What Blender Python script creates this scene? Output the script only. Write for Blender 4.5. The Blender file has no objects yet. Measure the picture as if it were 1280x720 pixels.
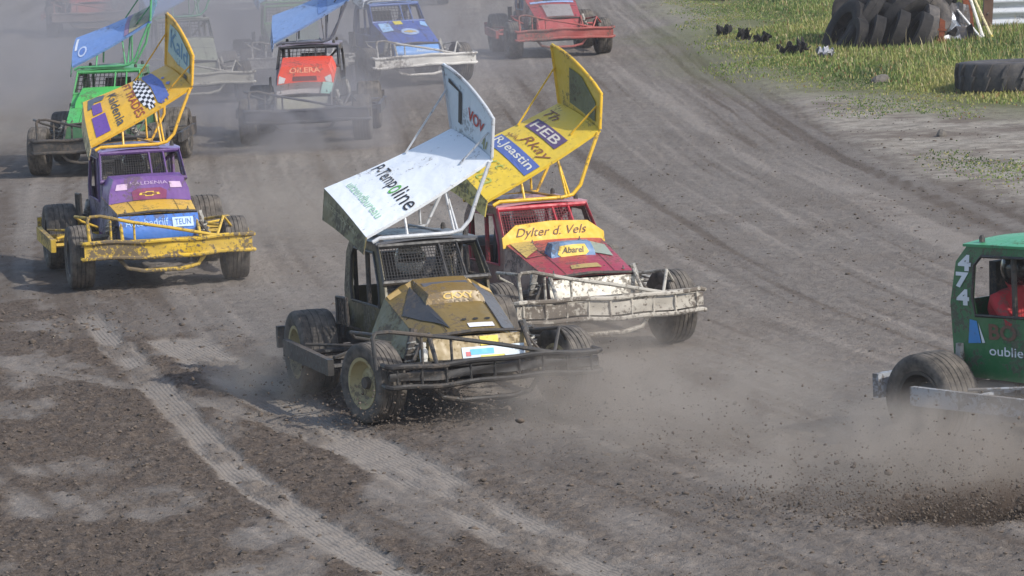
import bpy, bmesh, math, random
import numpy as np
from mathutils import Vector, Matrix, Quaternion

sc = bpy.context.scene
COL = sc.collection
rad = math.radians

# ------------------------------------------------------------------ camera
cam_d = bpy.data.cameras.new('camera')
cam = bpy.data.objects.new('camera', cam_d)
COL.objects.link(cam)
cam_d.sensor_fit = 'HORIZONTAL'
cam_d.sensor_width = 36.0
cam_d.lens = 36.0 * 5600.0 / 1280.0
cam_d.clip_start = 0.5
cam_d.clip_end = 3000.0
cam.location = (0, 0, 5.1)
cam.rotation_mode = 'QUATERNION'
cam.rotation_quaternion = (Matrix.Rotation(math.pi / 2 - math.atan2(648, 5600), 4, 'X') @ Matrix.Rotation(rad(-2.5), 4, 'Z')).to_quaternion()
sc.camera = cam

# ------------------------------------------------------------------ sky, sun, exposure
SUN_TO = Vector((-0.53, 0.38, -0.55)).normalized()
world = bpy.data.worlds.new('World')
sc.world = world
world.use_nodes = True
wn = world.node_tree.nodes
wl = world.node_tree.links
wn.clear()
sky = wn.new('ShaderNodeTexSky')
sky.sky_type = 'NISHITA'
sky.sun_disc = False
sky.sun_elevation = math.asin(-SUN_TO.z)
sky.sun_rotation = math.atan2(-SUN_TO.x, -SUN_TO.y)
sky.dust_density = 1.6
bg = wn.new('ShaderNodeBackground')
bg.inputs[1].default_value = 0.15
wo = wn.new('ShaderNodeOutputWorld')
wl.new(sky.outputs[0], bg.inputs[0])
wl.new(bg.outputs[0], wo.inputs[0])
sun_d = bpy.data.lights.new('sun', 'SUN')
sun = bpy.data.objects.new('sun', sun_d)
COL.objects.link(sun)
sun_d.energy = 2.7
sun_d.angle = rad(1.0)
sun_d.color = (1.0, 0.955, 0.88)
sun.location = (20, -14, 22)
sun.rotation_mode = 'QUATERNION'
sun.rotation_quaternion = SUN_TO.to_track_quat('-Z', 'Y')
vs = sc.view_settings
vs.view_transform = 'Standard'
vs.look = 'None'
vs.exposure = 0.46
vs.gamma = 1.0
vs.use_curve_mapping = False
cy = sc.cycles
cy.max_bounces = 6
cy.diffuse_bounces = 2
cy.glossy_bounces = 2
cy.transmission_bounces = 2
cy.volume_bounces = 1
cy.transparent_max_bounces = 12
cy.volume_step_rate = 1.5
cy.volume_max_steps = 128
cy.use_denoising = True

# ------------------------------------------------------------------ helpers
def lin(h):
    h = h.lstrip('#')
    o = []
    for i in (0, 2, 4):
        c = int(h[i:i + 2], 16) / 255.0
        o.append(c / 12.92 if c <= 0.04045 else ((c + 0.055) / 1.055) ** 2.4)
    return (o[0], o[1], o[2], 1.0)


def nd(nt, t, **kw):
    n = nt.nodes.new(t)
    for k, v in kw.items():
        setattr(n, k, v)
    return n


def noise(nt, vec, scale, detail=4.0, rough=0.6, dist=0.0):
    n = nd(nt, 'ShaderNodeTexNoise')
    n.inputs['Scale'].default_value = scale
    n.inputs['Detail'].default_value = detail
    n.inputs['Roughness'].default_value = rough
    n.inputs['Distortion'].default_value = dist
    nt.links.new(vec, n.inputs['Vector'])
    return n.outputs['Fac']


def mrange(nt, v, a, b, c=0.0, d=1.0):
    n = nd(nt, 'ShaderNodeMapRange')
    n.clamp = True
    for i, x in enumerate((a, b, c, d)):
        n.inputs[1 + i].default_value = x
    nt.links.new(v, n.inputs[0])
    return n.outputs[0]


def math_n(nt, op, a, b=None):
    n = nd(nt, 'ShaderNodeMath', operation=op)
    for i, x in enumerate((a, b)):
        if x is None:
            continue
        if isinstance(x, (int, float)):
            n.inputs[i].default_value = x
        else:
            nt.links.new(x, n.inputs[i])
    return n.outputs[0]


def mix(nt, fac, a, b):
    n = nd(nt, 'ShaderNodeMix', data_type='RGBA')
    for s, x in ((n.inputs[0], fac), (n.inputs[6], a), (n.inputs[7], b)):
        if isinstance(x, (int, float)):
            s.default_value = x
        elif isinstance(x, tuple):
            s.default_value = x
        else:
            nt.links.new(x, s)
    return n.outputs[2]


def new_mat(name):
    m = bpy.data.materials.new(name)
    m.use_nodes = True
    nt = m.node_tree
    nt.nodes.clear()
    out = nd(nt, 'ShaderNodeOutputMaterial')
    bs = nd(nt, 'ShaderNodeBsdfPrincipled')
    nt.links.new(bs.outputs[0], out.inputs[0])
    return m, nt, bs, out


MUD = lin('#5d544b')
DUST = lin('#8f867b')
MATS = {}


def paint(hexcol, dirt=0.3, rough=0.38, metal=0.0, coat=0.0, mud=MUD):
    """painted sheet metal with dust film and mud splashes"""
    key = (hexcol, dirt, rough, metal, coat, mud)
    if key in MATS:
        return MATS[key]
    m, nt, bs, out = new_mat('paint_' + hexcol.strip('#'))
    tc = nd(nt, 'ShaderNodeTexCoord')
    v = tc.outputs['Object']
    col = lin(hexcol)
    tone = noise(nt, v, 2.3, 3)
    c0 = mix(nt, mrange(nt, tone, 0.3, 0.75, 0.0, 0.06 + 0.45 * dirt), col, DUST)
    splash = noise(nt, v, 26.0, 5, 0.72)
    t = 0.63 - 0.24 * dirt
    broad = noise(nt, v, 3.1, 2)
    sp = math_n(nt, 'ADD', splash, math_n(nt, 'MULTIPLY', math_n(nt, 'SUBTRACT', broad, 0.5), 0.85))
    fac = mrange(nt, sp, t, t + 0.07, 0.0, min(0.92, 0.55 + 0.5 * dirt))
    c1 = mix(nt, fac, c0, mud)
    nt.links.new(c1, bs.inputs['Base Color'])
    nt.links.new(mrange(nt, fac, 0, 1, rough, 0.92), bs.inputs['Roughness'])
    bs.inputs['Metallic'].default_value = metal
    bs.inputs['Coat Weight'].default_value = coat
    bp = nd(nt, 'ShaderNodeBump')
    bp.inputs['Strength'].default_value = 0.35
    bp.inputs['Distance'].default_value = 0.014
    nt.links.new(math_n(nt, 'ADD', fac, math_n(nt, 'MULTIPLY', noise(nt, v, 5.5, 2), 3.0)), bp.inputs['Height'])
    nt.links.new(bp.outputs[0], bs.inputs['Normal'])
    MATS[key] = m
    return m


def rubber(hexcol='#2b2b2d', dust=0.45, key='rubber'):
    k = (hexcol, dust, key)
    if k in MATS:
        return MATS[k]
    m, nt, bs, out = new_mat(key)
    tc = nd(nt, 'ShaderNodeTexCoord')
    v = tc.outputs['Object']
    n1 = noise(nt, v, 9.0, 5, 0.65)
    c = mix(nt, mrange(nt, n1, 0.35, 0.75, 0.15 * dust, dust), lin(hexcol), DUST)
    nt.links.new(c, bs.inputs['Base Color'])
    bs.inputs['Roughness'].default_value = 0.82
    bs.inputs['Specular IOR Level'].default_value = 0.3
    bp = nd(nt, 'ShaderNodeBump')
    bp.inputs['Strength'].default_value = 0.4
    bp.inputs['Distance'].default_value = 0.01
    nt.links.new(noise(nt, v, 60.0, 3), bp.inputs['Height'])
    nt.links.new(bp.outputs[0], bs.inputs['Normal'])
    MATS[k] = m
    return m


class MB:
    """collects shapes; build() links them as one mesh object"""
    def __init__(self):
        self.v = []
        self.f = []

    def add(self, vs_, fs_):
        b = len(self.v)
        self.v += [tuple(p) for p in vs_]
        self.f += [tuple(i + b for i in f) for f in fs_]
        return self

    def hexa(self, p):  # 8 points: bottom ring 0-3, top ring 4-7
        return self.add(p, [(3, 2, 1, 0), (4, 5, 6, 7), (0, 1, 5, 4), (1, 2, 6, 5), (2, 3, 7, 6), (3, 0, 4, 7)])

    def box(self, x0, x1, y0, y1, z0, z1):
        return self.hexa([(x0, y0, z0), (x1, y0, z0), (x1, y1, z0), (x0, y1, z0), (x0, y0, z1), (x1, y0, z1), (x1, y1, z1), (x0, y1, z1)])

    def beam(self, a, b, w, h, up=(0, 0, 1)):
        a, b = Vector(a), Vector(b)
        d = (b - a).normalized()
        s = d.cross(Vector(up))
        if s.length < 1e-4:
            s = d.cross(Vector((0, 1, 0)))
        s.normalize()
        u = s.cross(d)
        p = []
        for e in (a, b):
            for i, j in ((-1, -1), (1, -1), (1, 1), (-1, 1)):
                p.append(e + s * (w / 2 * i) + u * (h / 2 * j))
        return self.hexa(p)

    def tube(self, pts, r, n=8, close=False):
        pts = [Vector(p) for p in pts]
        N = len(pts)
        rings = []
        prev = None
        for i, p in enumerate(pts):
            if close:
                d = (pts[(i + 1) % N] - pts[i - 1])
            else:
                d = pts[min(i + 1, N - 1)] - pts[max(i - 1, 0)]
            d.normalize()
            if prev is None:
                s = d.orthogonal().normalized()
            else:
                s = prev - d * prev.dot(d)
                s = s.normalized() if s.length > 1e-5 else d.orthogonal().normalized()
            prev = s
            t = d.cross(s)
            rr = r[i] if isinstance(r, (list, tuple)) else r
            rings.append([p + (s * math.cos(2 * math.pi * k / n) + t * math.sin(2 * math.pi * k / n)) * rr for k in range(n)])
        vs_ = [q for ring in rings for q in ring]
        fs_ = []
        for i in range(N if close else N - 1):
            j = (i + 1) % N
            for k in range(n):
                fs_.append((i * n + k, i * n + (k + 1) % n, j * n + (k + 1) % n, j * n + k))
        if not close:
            fs_.append(tuple(range(n - 1, -1, -1)))
            fs_.append(tuple((N - 1) * n + k for k in range(n)))
        return self.add(vs_, fs_)

    def lathe(self, prof, n=32, axis='y', closed=True):
        """prof: list of (radius, along)"""
        m = len(prof)
        vs_ = []
        for k in range(n):
            a = 2 * math.pi * k / n
            for r, t in prof:
                vs_.append((r * math.cos(a), t, r * math.sin(a)) if axis == 'y' else (r * math.cos(a), r * math.sin(a), t))
        fs_ = []
        for k in range(n):
            k2 = (k + 1) % n
            for i in range(m if closed else m - 1):
                j = (i + 1) % m
                fs_.append((k * m + i, k * m + j, k2 * m + j, k2 * m + i))
        return self.add(vs_, fs_)

    def prism(self, poly, off):
        """poly: 3d outline, off: extrusion vector"""
        n = len(poly)
        off = Vector(off)
        a = [Vector(p) for p in poly]
        vs_ = a + [p + off for p in a]
        fs_ = [tuple(range(n - 1, -1, -1)), tuple(range(n, 2 * n))]
        for i in range(n):
            j = (i + 1) % n
            fs_.append((i, j, j + n, i + n))
        return self.add(vs_, fs_)

    def sheet(self, fn, nu, nv, thick, hint=(0, 0, 1)):
        """fn(u,v)->point; closed thin slab of given thickness along its normals"""
        P = [[Vector(fn(i / nu, j / nv)) for j in range(nv + 1)] for i in range(nu + 1)]
        top, bot = [], []
        for i in range(nu + 1):
            for j in range(nv + 1):
                du = P[min(i + 1, nu)][j] - P[max(i - 1, 0)][j]
                dv = P[i][min(j + 1, nv)] - P[i][max(j - 1, 0)]
                n = du.cross(dv).normalized()
                if n.dot(Vector(hint)) < 0:
                    n = -n
                top.append(P[i][j])
                bot.append(P[i][j] - n * thick)
        w = nv + 1
        K = len(top)
        fs_ = []
        for i in range(nu):
            for j in range(nv):
                a = i * w + j
                fs_.append((a, a + w, a + w + 1, a + 1))
                fs_.append((K + a, K + a + 1, K + a + w + 1, K + a + w))
        for i in range(nu):
            a = i * w
            fs_.append((a, K + a, K + a + w, a + w))
            a = i * w + nv
            fs_.append((a, a + w, K + a + w, K + a))
        for j in range(nv):
            a = j
            fs_.append((a, a + 1, K + a + 1, K + a))
            a = nu * w + j
            fs_.append((a, K + a, K + a + 1, a + 1))
        return self.add(top + bot, fs_)

    def mesh(self, name, smooth=35):
        me = bpy.data.meshes.new(name)
        me.from_pydata(self.v, [], self.f)
        bm = bmesh.new()
        bm.from_mesh(me)
        bmesh.ops.recalc_face_normals(bm, faces=bm.faces)
        bm.to_mesh(me)
        bm.free()
        if smooth:
            me.polygons.foreach_set('use_smooth', [True] * len(me.polygons))
            me.set_sharp_from_angle(angle=rad(smooth))
        return me

    def build(self, name, mat, parent=None, smooth=35, kind=None):
        return link(name, self.mesh(name, smooth), mat, parent, kind)


def link(name, me, mat, parent=None, kind=None, loc=None):
    if mat is not None and not me.materials:
        me.materials.append(mat)
    o = bpy.data.objects.new(name, me)
    COL.objects.link(o)
    if parent is not None:
        o.parent = parent
    if kind:
        o['kind'] = kind
    if loc is not None:
        o.location = loc
    return o


def thing(name, label, cat, loc=(0, 0, 0), rz=0.0, group=None):
    o = bpy.data.objects.new(name, None)
    COL.objects.link(o)
    o.location = loc
    o.rotation_euler = (0, 0, rz)
    o.empty_display_size = 0.2
    return tag(o, label, cat, group)


def tag(o, label, cat, group=None):
    o['label'] = label
    o['category'] = cat
    if group:
        o['group'] = group
    return o


_TXT = {}


def text2d(s, bold=0.0, shear=0.0):
    """vertices (unit cap height, left at 0) and triangles of a word"""
    k = (s, bold, shear)
    if k in _TXT:
        return _TXT[k]
    cu = bpy.data.curves.new('word', 'FONT')
    cu.body = s
    cu.size = 1.0
    cu.resolution_u = 3
    cu.offset = bold
    cu.shear = shear
    o = bpy.data.objects.new('word', cu)
    COL.objects.link(o)
    dg = bpy.context.evaluated_depsgraph_get()
    me = bpy.data.meshes.new_from_object(o.evaluated_get(dg))
    v = [(p.co.x, p.co.y) for p in me.vertices]
    f = [tuple(p.vertices) for p in me.polygons]
    bpy.data.objects.remove(o)
    bpy.data.curves.remove(cu)
    bpy.data.meshes.remove(me)
    x0 = min(p[0] for p in v)
    x1 = max(p[0] for p in v)
    v = [(p[0] - x0, p[1]) for p in v]
    _TXT[k] = (v, f, x1 - x0)
    return _TXT[k]


def decal_text(name, s, mp, u0, v0, u1, v1, mat, parent, bold=0.0, shear=0.0):
    """word stretched from (u0,v0) to (u1,v1) on the surface map mp(u,v)"""
    v, f, w = text2d(s, bold, shear)
    y0 = min(p[1] for p in v)
    y1 = max(p[1] for p in v)
    me = bpy.data.meshes.new(name)
    me.from_pydata([tuple(mp(u0 + (u1 - u0) * p[0] / w, v0 + (v1 - v0) * (p[1] - y0) / (y1 - y0))) for p in v], [], f)
    return link(name, me, mat, parent)


def decal_poly(name, pts, mp, mat, parent):
    """filled outline; triangulated by centre so it follows the surface"""
    cx = sum(p[0] for p in pts) / len(pts)
    cyy = sum(p[1] for p in pts) / len(pts)
    ring = []
    for i, p in enumerate(pts):
        q = pts[(i + 1) % len(pts)]
        for k in range(4):
            t = k / 4
            ring.append((p[0] + (q[0] - p[0]) * t, p[1] + (q[1] - p[1]) * t))
    vs_ = [mp(cx, cyy)] + [mp(cx + (p[0] - cx) * 0.5, cyy + (p[1] - cyy) * 0.5) for p in ring] + [mp(*p) for p in ring]
    n = len(ring)
    fs_ = []
    for i in range(n):
        j = (i + 1) % n
        fs_.append((0, 1 + i, 1 + j))
        fs_.append((1 + i, 1 + n + i, 1 + n + j, 1 + j))
    me = bpy.data.meshes.new(name)
    me.from_pydata([tuple(p) for p in vs_], [], fs_)
    return link(name, me, mat, parent)


def decal_rect(name, u0, v0, u1, v1, mp, mat, parent):
    return decal_poly(name, [(u0, v0), (u1, v0), (u1, v1), (u0, v1)], mp, mat, parent)


def decal_strokes(name, strokes, mp, w, mat, parent):
    """pen strokes: each a polyline in map coordinates, width w (in map units of v)"""
    vs_, fs_ = [], []
    for st in strokes:
        b = len(vs_)
        for i, p in enumerate(st):
            a = st[max(i - 1, 0)]
            c = st[min(i + 1, len(st) - 1)]
            d = (c[0] - a[0], c[1] - a[1])
            L = math.hypot(*d) or 1
            nx, ny = -d[1] / L * w / 2, d[0] / L * w / 2
            vs_ += [mp(p[0] + nx, p[1] + ny), mp(p[0] - nx, p[1] - ny)]
        for i in range(len(st) - 1):
            k = b + 2 * i
            fs_.append((k, k + 1, k + 3, k + 2))
    me = bpy.data.meshes.new(name)
    me.from_pydata([tuple(p) for p in vs_], [], fs_)
    return link(name, me, mat, parent, 'stuff')


# ------------------------------------------------------------------ ground
def hash2(ix, iy, seed):
    h = (ix.astype(np.int64) * 374761393 + iy.astype(np.int64) * 668265263 + seed * 1442695041) & 0xFFFFFFFF
    h = ((h ^ (h >> 13)) * 1274126177) & 0xFFFFFFFF
    h = h ^ (h >> 16)
    return (h & 0xFFFF) / 65535.0


def vnoise(x, y, seed=0):
    ix = np.floor(x)
    iy = np.floor(y)
    fx = x - ix
    fy = y - iy
    fx = fx * fx * fx * (fx * (fx * 6 - 15) + 10)
    fy = fy * fy * fy * (fy * (fy * 6 - 15) + 10)
    a = hash2(ix, iy, seed)
    b = hash2(ix + 1, iy, seed)
    c = hash2(ix, iy + 1, seed)
    d = hash2(ix + 1, iy + 1, seed)
    return (a * (1 - fx) + b * fx) * (1 - fy) + (c * (1 - fx) + d * fx) * fy


def fbm(x, y, seed=0, octv=4, gain=0.5):
    s = 0
    a = 1.0
    t = 0
    for o in range(octv):
        s = s + a * vnoise(x * 2 ** o + 17.3 * o, y * 2 ** o - 9.1 * o, seed + o)
        t += a
        a *= gain
    return s / t


def poly_dist(px, py, pts):
    """distance, arc length and side of the nearest point of a polyline"""
    best = np.full(px.shape, 1e9)
    arc = np.zeros(px.shape)
    side = np.zeros(px.shape)
    acc = 0.0
    for (ax, ay), (bx, by) in zip(pts[:-1], pts[1:]):
        dx, dy = bx - ax, by - ay
        L2 = dx * dx + dy * dy
        t = np.clip(((px - ax) * dx + (py - ay) * dy) / L2, 0, 1)
        qx, qy = px - (ax + t * dx), py - (ay + t * dy)
        d = np.hypot(qx, qy)
        m = d < best
        best = np.where(m, d, best)
        arc = np.where(m, acc + t * math.sqrt(L2), arc)
        side = np.where(m, np.sign(dx * qy - dy * qx), side)
        acc += math.sqrt(L2)
    return best, arc, side


def smooth(a, b, x):
    t = np.clip((x - a) / (b - a), 0, 1)
    return t * t * (3 - 2 * t)


def cat_rom(pts, n=8):
    out = []
    for i in range(len(pts) - 1):
        p0 = pts[max(i - 1, 0)]
        p1 = pts[i]
        p2 = pts[i + 1]
        p3 = pts[min(i + 2, len(pts) - 1)]
        for k in range(n):
            t = k / n
            out.append(tuple(0.5 * ((2 * b) + (-a + c) * t + (2 * a - 5 * b + 4 * c - d) * t * t + (-a + 3 * b - 3 * c + d) * t ** 3) for a, b, c, d in zip(p0, p1, p2, p3)))
    out.append(tuple(pts[-1]))
    return out


EDGE = cat_rom([(2.2, 150.0), (2.5, 110.0), (2.66, 96.06), (2.96, 85.5), (3.28, 75.9), (3.69, 66.5), (4.16, 58.45), (4.64, 53.3), (5.04, 49.8), (5.5, 46.4), (6.6, 40.0), (8.6, 33.0), (12.0, 26.0), (20.0, 16.0)], 4)
GRASS = cat_rom([(4.9, 150.0), (4.75, 110.0), (4.47, 96.2), (4.19, 87.3), (3.62, 79.6), (3.9, 74.7), (4.49, 70.5), (5.15, 67.0), (6.39, 64.9), (7.34, 63.1), (9.0, 60.0), (12.0, 54.0), (20.0, 44.0), (60.0, 20.0)], 4)
TR1 = cat_rom([(-6.2, 56.0), (-5.01, 48.24), (-4.06, 42.93), (-3.01, 37.56), (-2.08, 32.95), (-1.38, 30.22), (-0.8, 28.25), (0.1, 25.5), (1.5, 22.0)], 5)
TR2 = cat_rom([(-3.1, 41.0), (-2.2, 37.6), (-1.43, 34.78), (-0.89, 33.0), (-0.4, 31.04), (0.14, 29.26), (0.58, 27.92), (1.4, 25.6), (2.6, 23.0)], 5)
TR3 = cat_rom([(-6.5, 41.6), (-4.62, 39.89), (-3.64, 38.51), (-3.01, 37.56), (-2.26, 36.14), (-1.5, 34.3)], 5)


def surf_fields(X, Y):
    """height and look of the ground at (X, Y)"""
    wob = (fbm(X * 0.6, Y * 0.35, 31, 3) - 0.5)
    de, ue, se = poly_dist(X, Y, EDGE)
    d = np.where(se > 0, de, -de)                      # + towards the verge, - on the racing side
    low = fbm(X * 0.22, Y * 0.07, 33, 2) - 0.5
    ds = d + low * 0.5 + wob * 0.05
    d = d + wob * 0.5
    dg, ug, sg = poly_dist(X, Y, GRASS)
    g = np.where(sg > 0, dg, -dg) + wob * 1.6
    streak = fbm(ds * 2.6, ue * 0.08, 3, 4, 0.6)
    streak2 = fbm(ds * 6.0, ue * 0.07, 8, 4, 0.7)
    n1 = fbm(X * 1.2, Y * 0.6, 11, 4)
    loose = smooth(0.40, 0.62, n1 + 0.28 * smooth(0.0, 4.0, 40.5 - Y - 1.1 * (X + 1.5)) - 0.12)
    fore = smooth(42.0, 37.0, Y + 1.1 * (X + 1.5))
    loose = np.clip(loose * (0.35 + 0.65 * fore), 0, 1)
    left = smooth(-2.6, -4.6, X + (Y - 42) * 0.10) * smooth(47, 44.5, Y) * smooth(38.5, 40.5, Y)
    loose = np.clip(loose + left * smooth(0.38, 0.55, fbm(X * 2.0, Y * 1.1, 77, 3)), 0, 1)
    tr = np.zeros_like(X)
    lat = np.zeros_like(X)
    for P, w, am in ((TR1, 0.15, 0.85), (TR2, 0.27, 0.85), (TR3, 0.12, 0.5)):
        dd, uu, ss = poly_dist(X, Y, P)
        dd0 = dd
        dd = dd + 0.05 * (fbm(uu * 2.0, X * 0, 5, 2) - 0.5) + 0.09 * (fbm(X * 5.0, Y * 3.0, 6, 3) - 0.5)
        m = (1 - smooth(w * 0.72, w * 1.35, dd)) * am
        m = m * (0.45 + 0.55 * smooth(0.32, 0.55, fbm(uu * 0.9, dd0 * 5, 9, 3))) * smooth(46.0, 41.5, Y)
        lat = np.where(m > tr, dd0 * ss, lat)
        tr = np.maximum(tr, m)
    # second groove set of the near pair of tracks
    loose = loose * (1 - 0.92 * tr) * (1 - 0.6 * smooth(-0.4, 0.9, X + (Y - 30) * 0.2) * smooth(46, 40, Y))
    clod = fbm(X * 6.5, Y * 4.2, 21, 4, 0.6)
    fine = fbm(X * 17.0, Y * 11.0, 22, 3, 0.65)
    verge = smooth(-0.2, 0.9, d)
    h = 0.03 * (fbm(X * 0.45, Y * 0.3, 41, 3) - 0.5)
    crumb = np.abs(fbm(X * 13.0, Y * 9.0, 23, 3, 0.7) - 0.5) * 2
    near = smooth(56, 40, Y)
    h = h + loose * (0.045 * (clod - 0.45) + 0.050 * (fine - 0.5) - 0.055 * (crumb - 0.25)) * (0.4 + 0.6 * near)
    h = h + (1 - loose) * (1 - 0.85 * tr) * (0.026 * (fine - 0.5) + 0.018 * (clod - 0.5) - 0.020 * (crumb - 0.25))
    h = h + (streak2 - 0.5) * 0.014 * (1 - verge) * smooth(40, 46, Y) + (streak - 0.5) * 0.014 * (1 - verge)
    h = h - 0.022 * tr
    h = h + verge * (0.06 + 0.05 * (fbm(X * 0.9, Y * 0.5, 55, 4) - 0.5))
    return h, loose, streak * 0.45 + streak2 * 0.55, verge, tr, lat, g, d


def axis_vals(parts):
    out = []
    for a, b, s in parts:
        n = max(1, int(round((b - a) / s)))
        out += list(np.linspace(a, b, n, endpoint=False))
    out.append(parts[-1][1])
    return np.array(out)


def geo_out(start, end, s, k=1.35):
    v = [start]
    sgn = 1 if end > start else -1
    while abs(end - v[-1]) > s:
        v.append(v[-1] + sgn * s)
        s *= k
    v.append(end)
    return v


gx = np.concatenate([np.array(geo_out(-14.0, -900.0, 0.3))[::-1][:-1], axis_vals([(-14, -8, .14), (-8, -4.6, .08), (-4.6, 4.4, .03), (4.4, 9, .09), (9, 14, .14)])[:-1], np.array(geo_out(14.0, 900.0, 0.3))])
gy = np.concatenate([np.array(geo_out(26.0, -300.0, 0.1))[::-1][:-1], axis_vals([(26, 41, .03), (41, 52, .06), (52, 75, .13), (75, 112, .24)])[:-1], np.array(geo_out(112.0, 1800.0, 0.5))])
GX, GY = np.meshgrid(gx, gy, indexing='ij')
h, loose, streak, verge, tr, lat, gg, dd_ = surf_fields(GX, GY)
far = np.maximum(smooth(14, 40, np.abs(GX)), np.maximum(smooth(112, 160, GY), smooth(26, 10, GY)))
h = h * (1 - far)
nx_, ny_ = len(gx), len(gy)
V = np.stack([GX, GY, h], -1).reshape(-1, 3)
idx = np.arange(nx_ * ny_).reshape(nx_, ny_)
Q = np.stack([idx[:-1, :-1], idx[1:, :-1], idx[1:, 1:], idx[:-1, 1:]], -1).reshape(-1, 4)


def np_mesh(name, V, Q):
    me = bpy.data.meshes.new(name)
    k = Q.shape[1]
    me.vertices.add(len(V))
    me.vertices.foreach_set('co', V.astype(np.float32).ravel())
    me.loops.add(Q.size)
    me.loops.foreach_set('vertex_index', Q.astype(np.int32).ravel())
    me.polygons.add(len(Q))
    me.polygons.foreach_set('loop_start', np.arange(0, Q.size, k, dtype=np.int32))
    me.update(calc_edges=True)
    return me


def set_attr(me, name, arr):
    a = me.attributes.new(name, 'FLOAT', 'POINT')
    a.data.foreach_set('value', arr.astype(np.float32).ravel())


gme = np_mesh('ground', V, Q)
gme.polygons.foreach_set('use_smooth', [True] * len(gme.polygons))
for nm, ar in (('loose', loose), ('streak', streak), ('verge', verge), ('tread', tr), ('lat', lat), ('green', gg), ('edge', dd_)):
    set_attr(gme, nm, ar)


def attr(nt, name):
    n = nd(nt, 'ShaderNodeAttribute')
    n.attribute_name = name
    return n.outputs['Fac']


def ground_mat():
    m, nt, bs, out = new_mat('dirt_track')
    tc = nd(nt, 'ShaderNodeTexCoord')
    v = tc.outputs['Object']
    big = noise(nt, v, 0.7, 4, 0.6)
    med = noise(nt, v, 4.5, 5, 0.65)
    fin = noise(nt, v, 24.0, 5, 0.7)
    gr = noise(nt, v, 75.0, 3, 0.7)
    c = mix(nt, mrange(nt, med, 0.32, 0.68), lin('#726a63'), lin('#898179'))
    c = mix(nt, mrange(nt, big, 0.35, 0.7, 0, 0.5), c, lin('#756a60'))
    c = mix(nt, mrange(nt, attr(nt, 'streak'), 0.46, 0.34, 0, 0.6), c, lin('#524438'))
    c = mix(nt, mrange(nt, attr(nt, 'streak'), 0.54, 0.67, 0, 0.45), c, lin('#a0968c'))
    lo = mix(nt, mrange(nt, fin, 0.35, 0.65), lin('#483d35'), lin('#6c6056'))
    c = mix(nt, mrange(nt, math_n(nt, 'ADD', attr(nt, 'loose'), math_n(nt, 'MULTIPLY', math_n(nt, 'SUBTRACT', med, 0.5), 1.5)), 0.15, 0.95, 0, 0.95), c, lo)
    c = mix(nt, mrange(nt, attr(nt, 'tread'), 0.1, 0.8, 0, 0.85), c, mix(nt, mrange(nt, med, 0.3, 0.7), lin('#7e756c'), lin('#8f867c')))
    # verge: paler sand, damp brown patches, thin green
    sand = mix(nt, mrange(nt, med, 0.35, 0.65), lin('#7d7368'), lin('#b3aa9c'))
    sand = mix(nt, mrange(nt, big, 0.5, 0.62, 0, 0.8), sand, lin('#6d6055'))
    c = mix(nt, mrange(nt, attr(nt, 'verge'), 0.35, 1.0, 0, 0.8), c, sand)
    gm = mrange(nt, math_n(nt, 'ADD', attr(nt, 'green'), math_n(nt, 'MULTIPLY', math_n(nt, 'SUBTRACT', med, 0.5), 2.4)), -1.6, 1.2)
    c = mix(nt, gm, c, mix(nt, fin, lin('#4f5a2a'), lin('#6f7040')))
    # pale specks where the fine noise is high, dark where it is low
    c = mix(nt, mrange(nt, fin, 0.62, 0.78, 0, 0.45), c, lin('#a0968a'))
    c = mix(nt, mrange(nt, fin, 0.30, 0.40, 0.75, 0.0), c, lin('#3e352c'))
    mu = nd(nt, 'ShaderNodeMix', data_type='RGBA', blend_type='MULTIPLY')
    mu.inputs[0].default_value = 1.0
    nt.links.new(c, mu.inputs[6])
    mu.inputs[7].default_value = (0.95, 0.965, 0.975, 1.0)
    nt.links.new(mu.outputs[2], bs.inputs['Base Color'])
    bs.inputs['Roughness'].default_value = 0.95
    bs.inputs['Specular IOR Level'].default_value = 0.2
    groove = math_n(nt, 'SINE', math_n(nt, 'MULTIPLY', attr(nt, 'lat'), 2 * math.pi / 0.036))
    groove = math_n(nt, 'MULTIPLY', groove, math_n(nt, 'MULTIPLY', attr(nt, 'tread'), 0.085))
    hgt = math_n(nt, 'ADD', math_n(nt, 'MULTIPLY', fin, 1.1), math_n(nt, 'MULTIPLY', gr, 0.55))
    hgt = math_n(nt, 'MULTIPLY', hgt, mrange(nt, attr(nt, 'tread'), 0.2, 0.9, 1.0, 0.35))
    hgt = math_n(nt, 'ADD', hgt, groove)
    bp = nd(nt, 'ShaderNodeBump')
    bp.inputs['Strength'].default_value = 0.9
    bp.inputs['Distance'].default_value = 0.03
    nt.links.new(hgt, bp.inputs['Height'])
    nt.links.new(bp.outputs[0], bs.inputs['Normal'])
    return m


ground = link('ground', gme, ground_mat(), kind='structure')


def ground_z(x, y):
    return float(surf_fields(np.array([float(x)]), np.array([float(y)]))[0][0])


rng = np.random.default_rng(7)

# loose clods lying on the track
ICO_V, ICO_F = [], []
_bm = bmesh.new()
bmesh.ops.create_icosphere(_bm, subdivisions=1, radius=1.0)
ICO_V = np.array([tuple(v.co) for v in _bm.verts])
ICO_F = np.array([[v.index for v in f.verts] for f in _bm.faces])
_bm.free()


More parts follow.
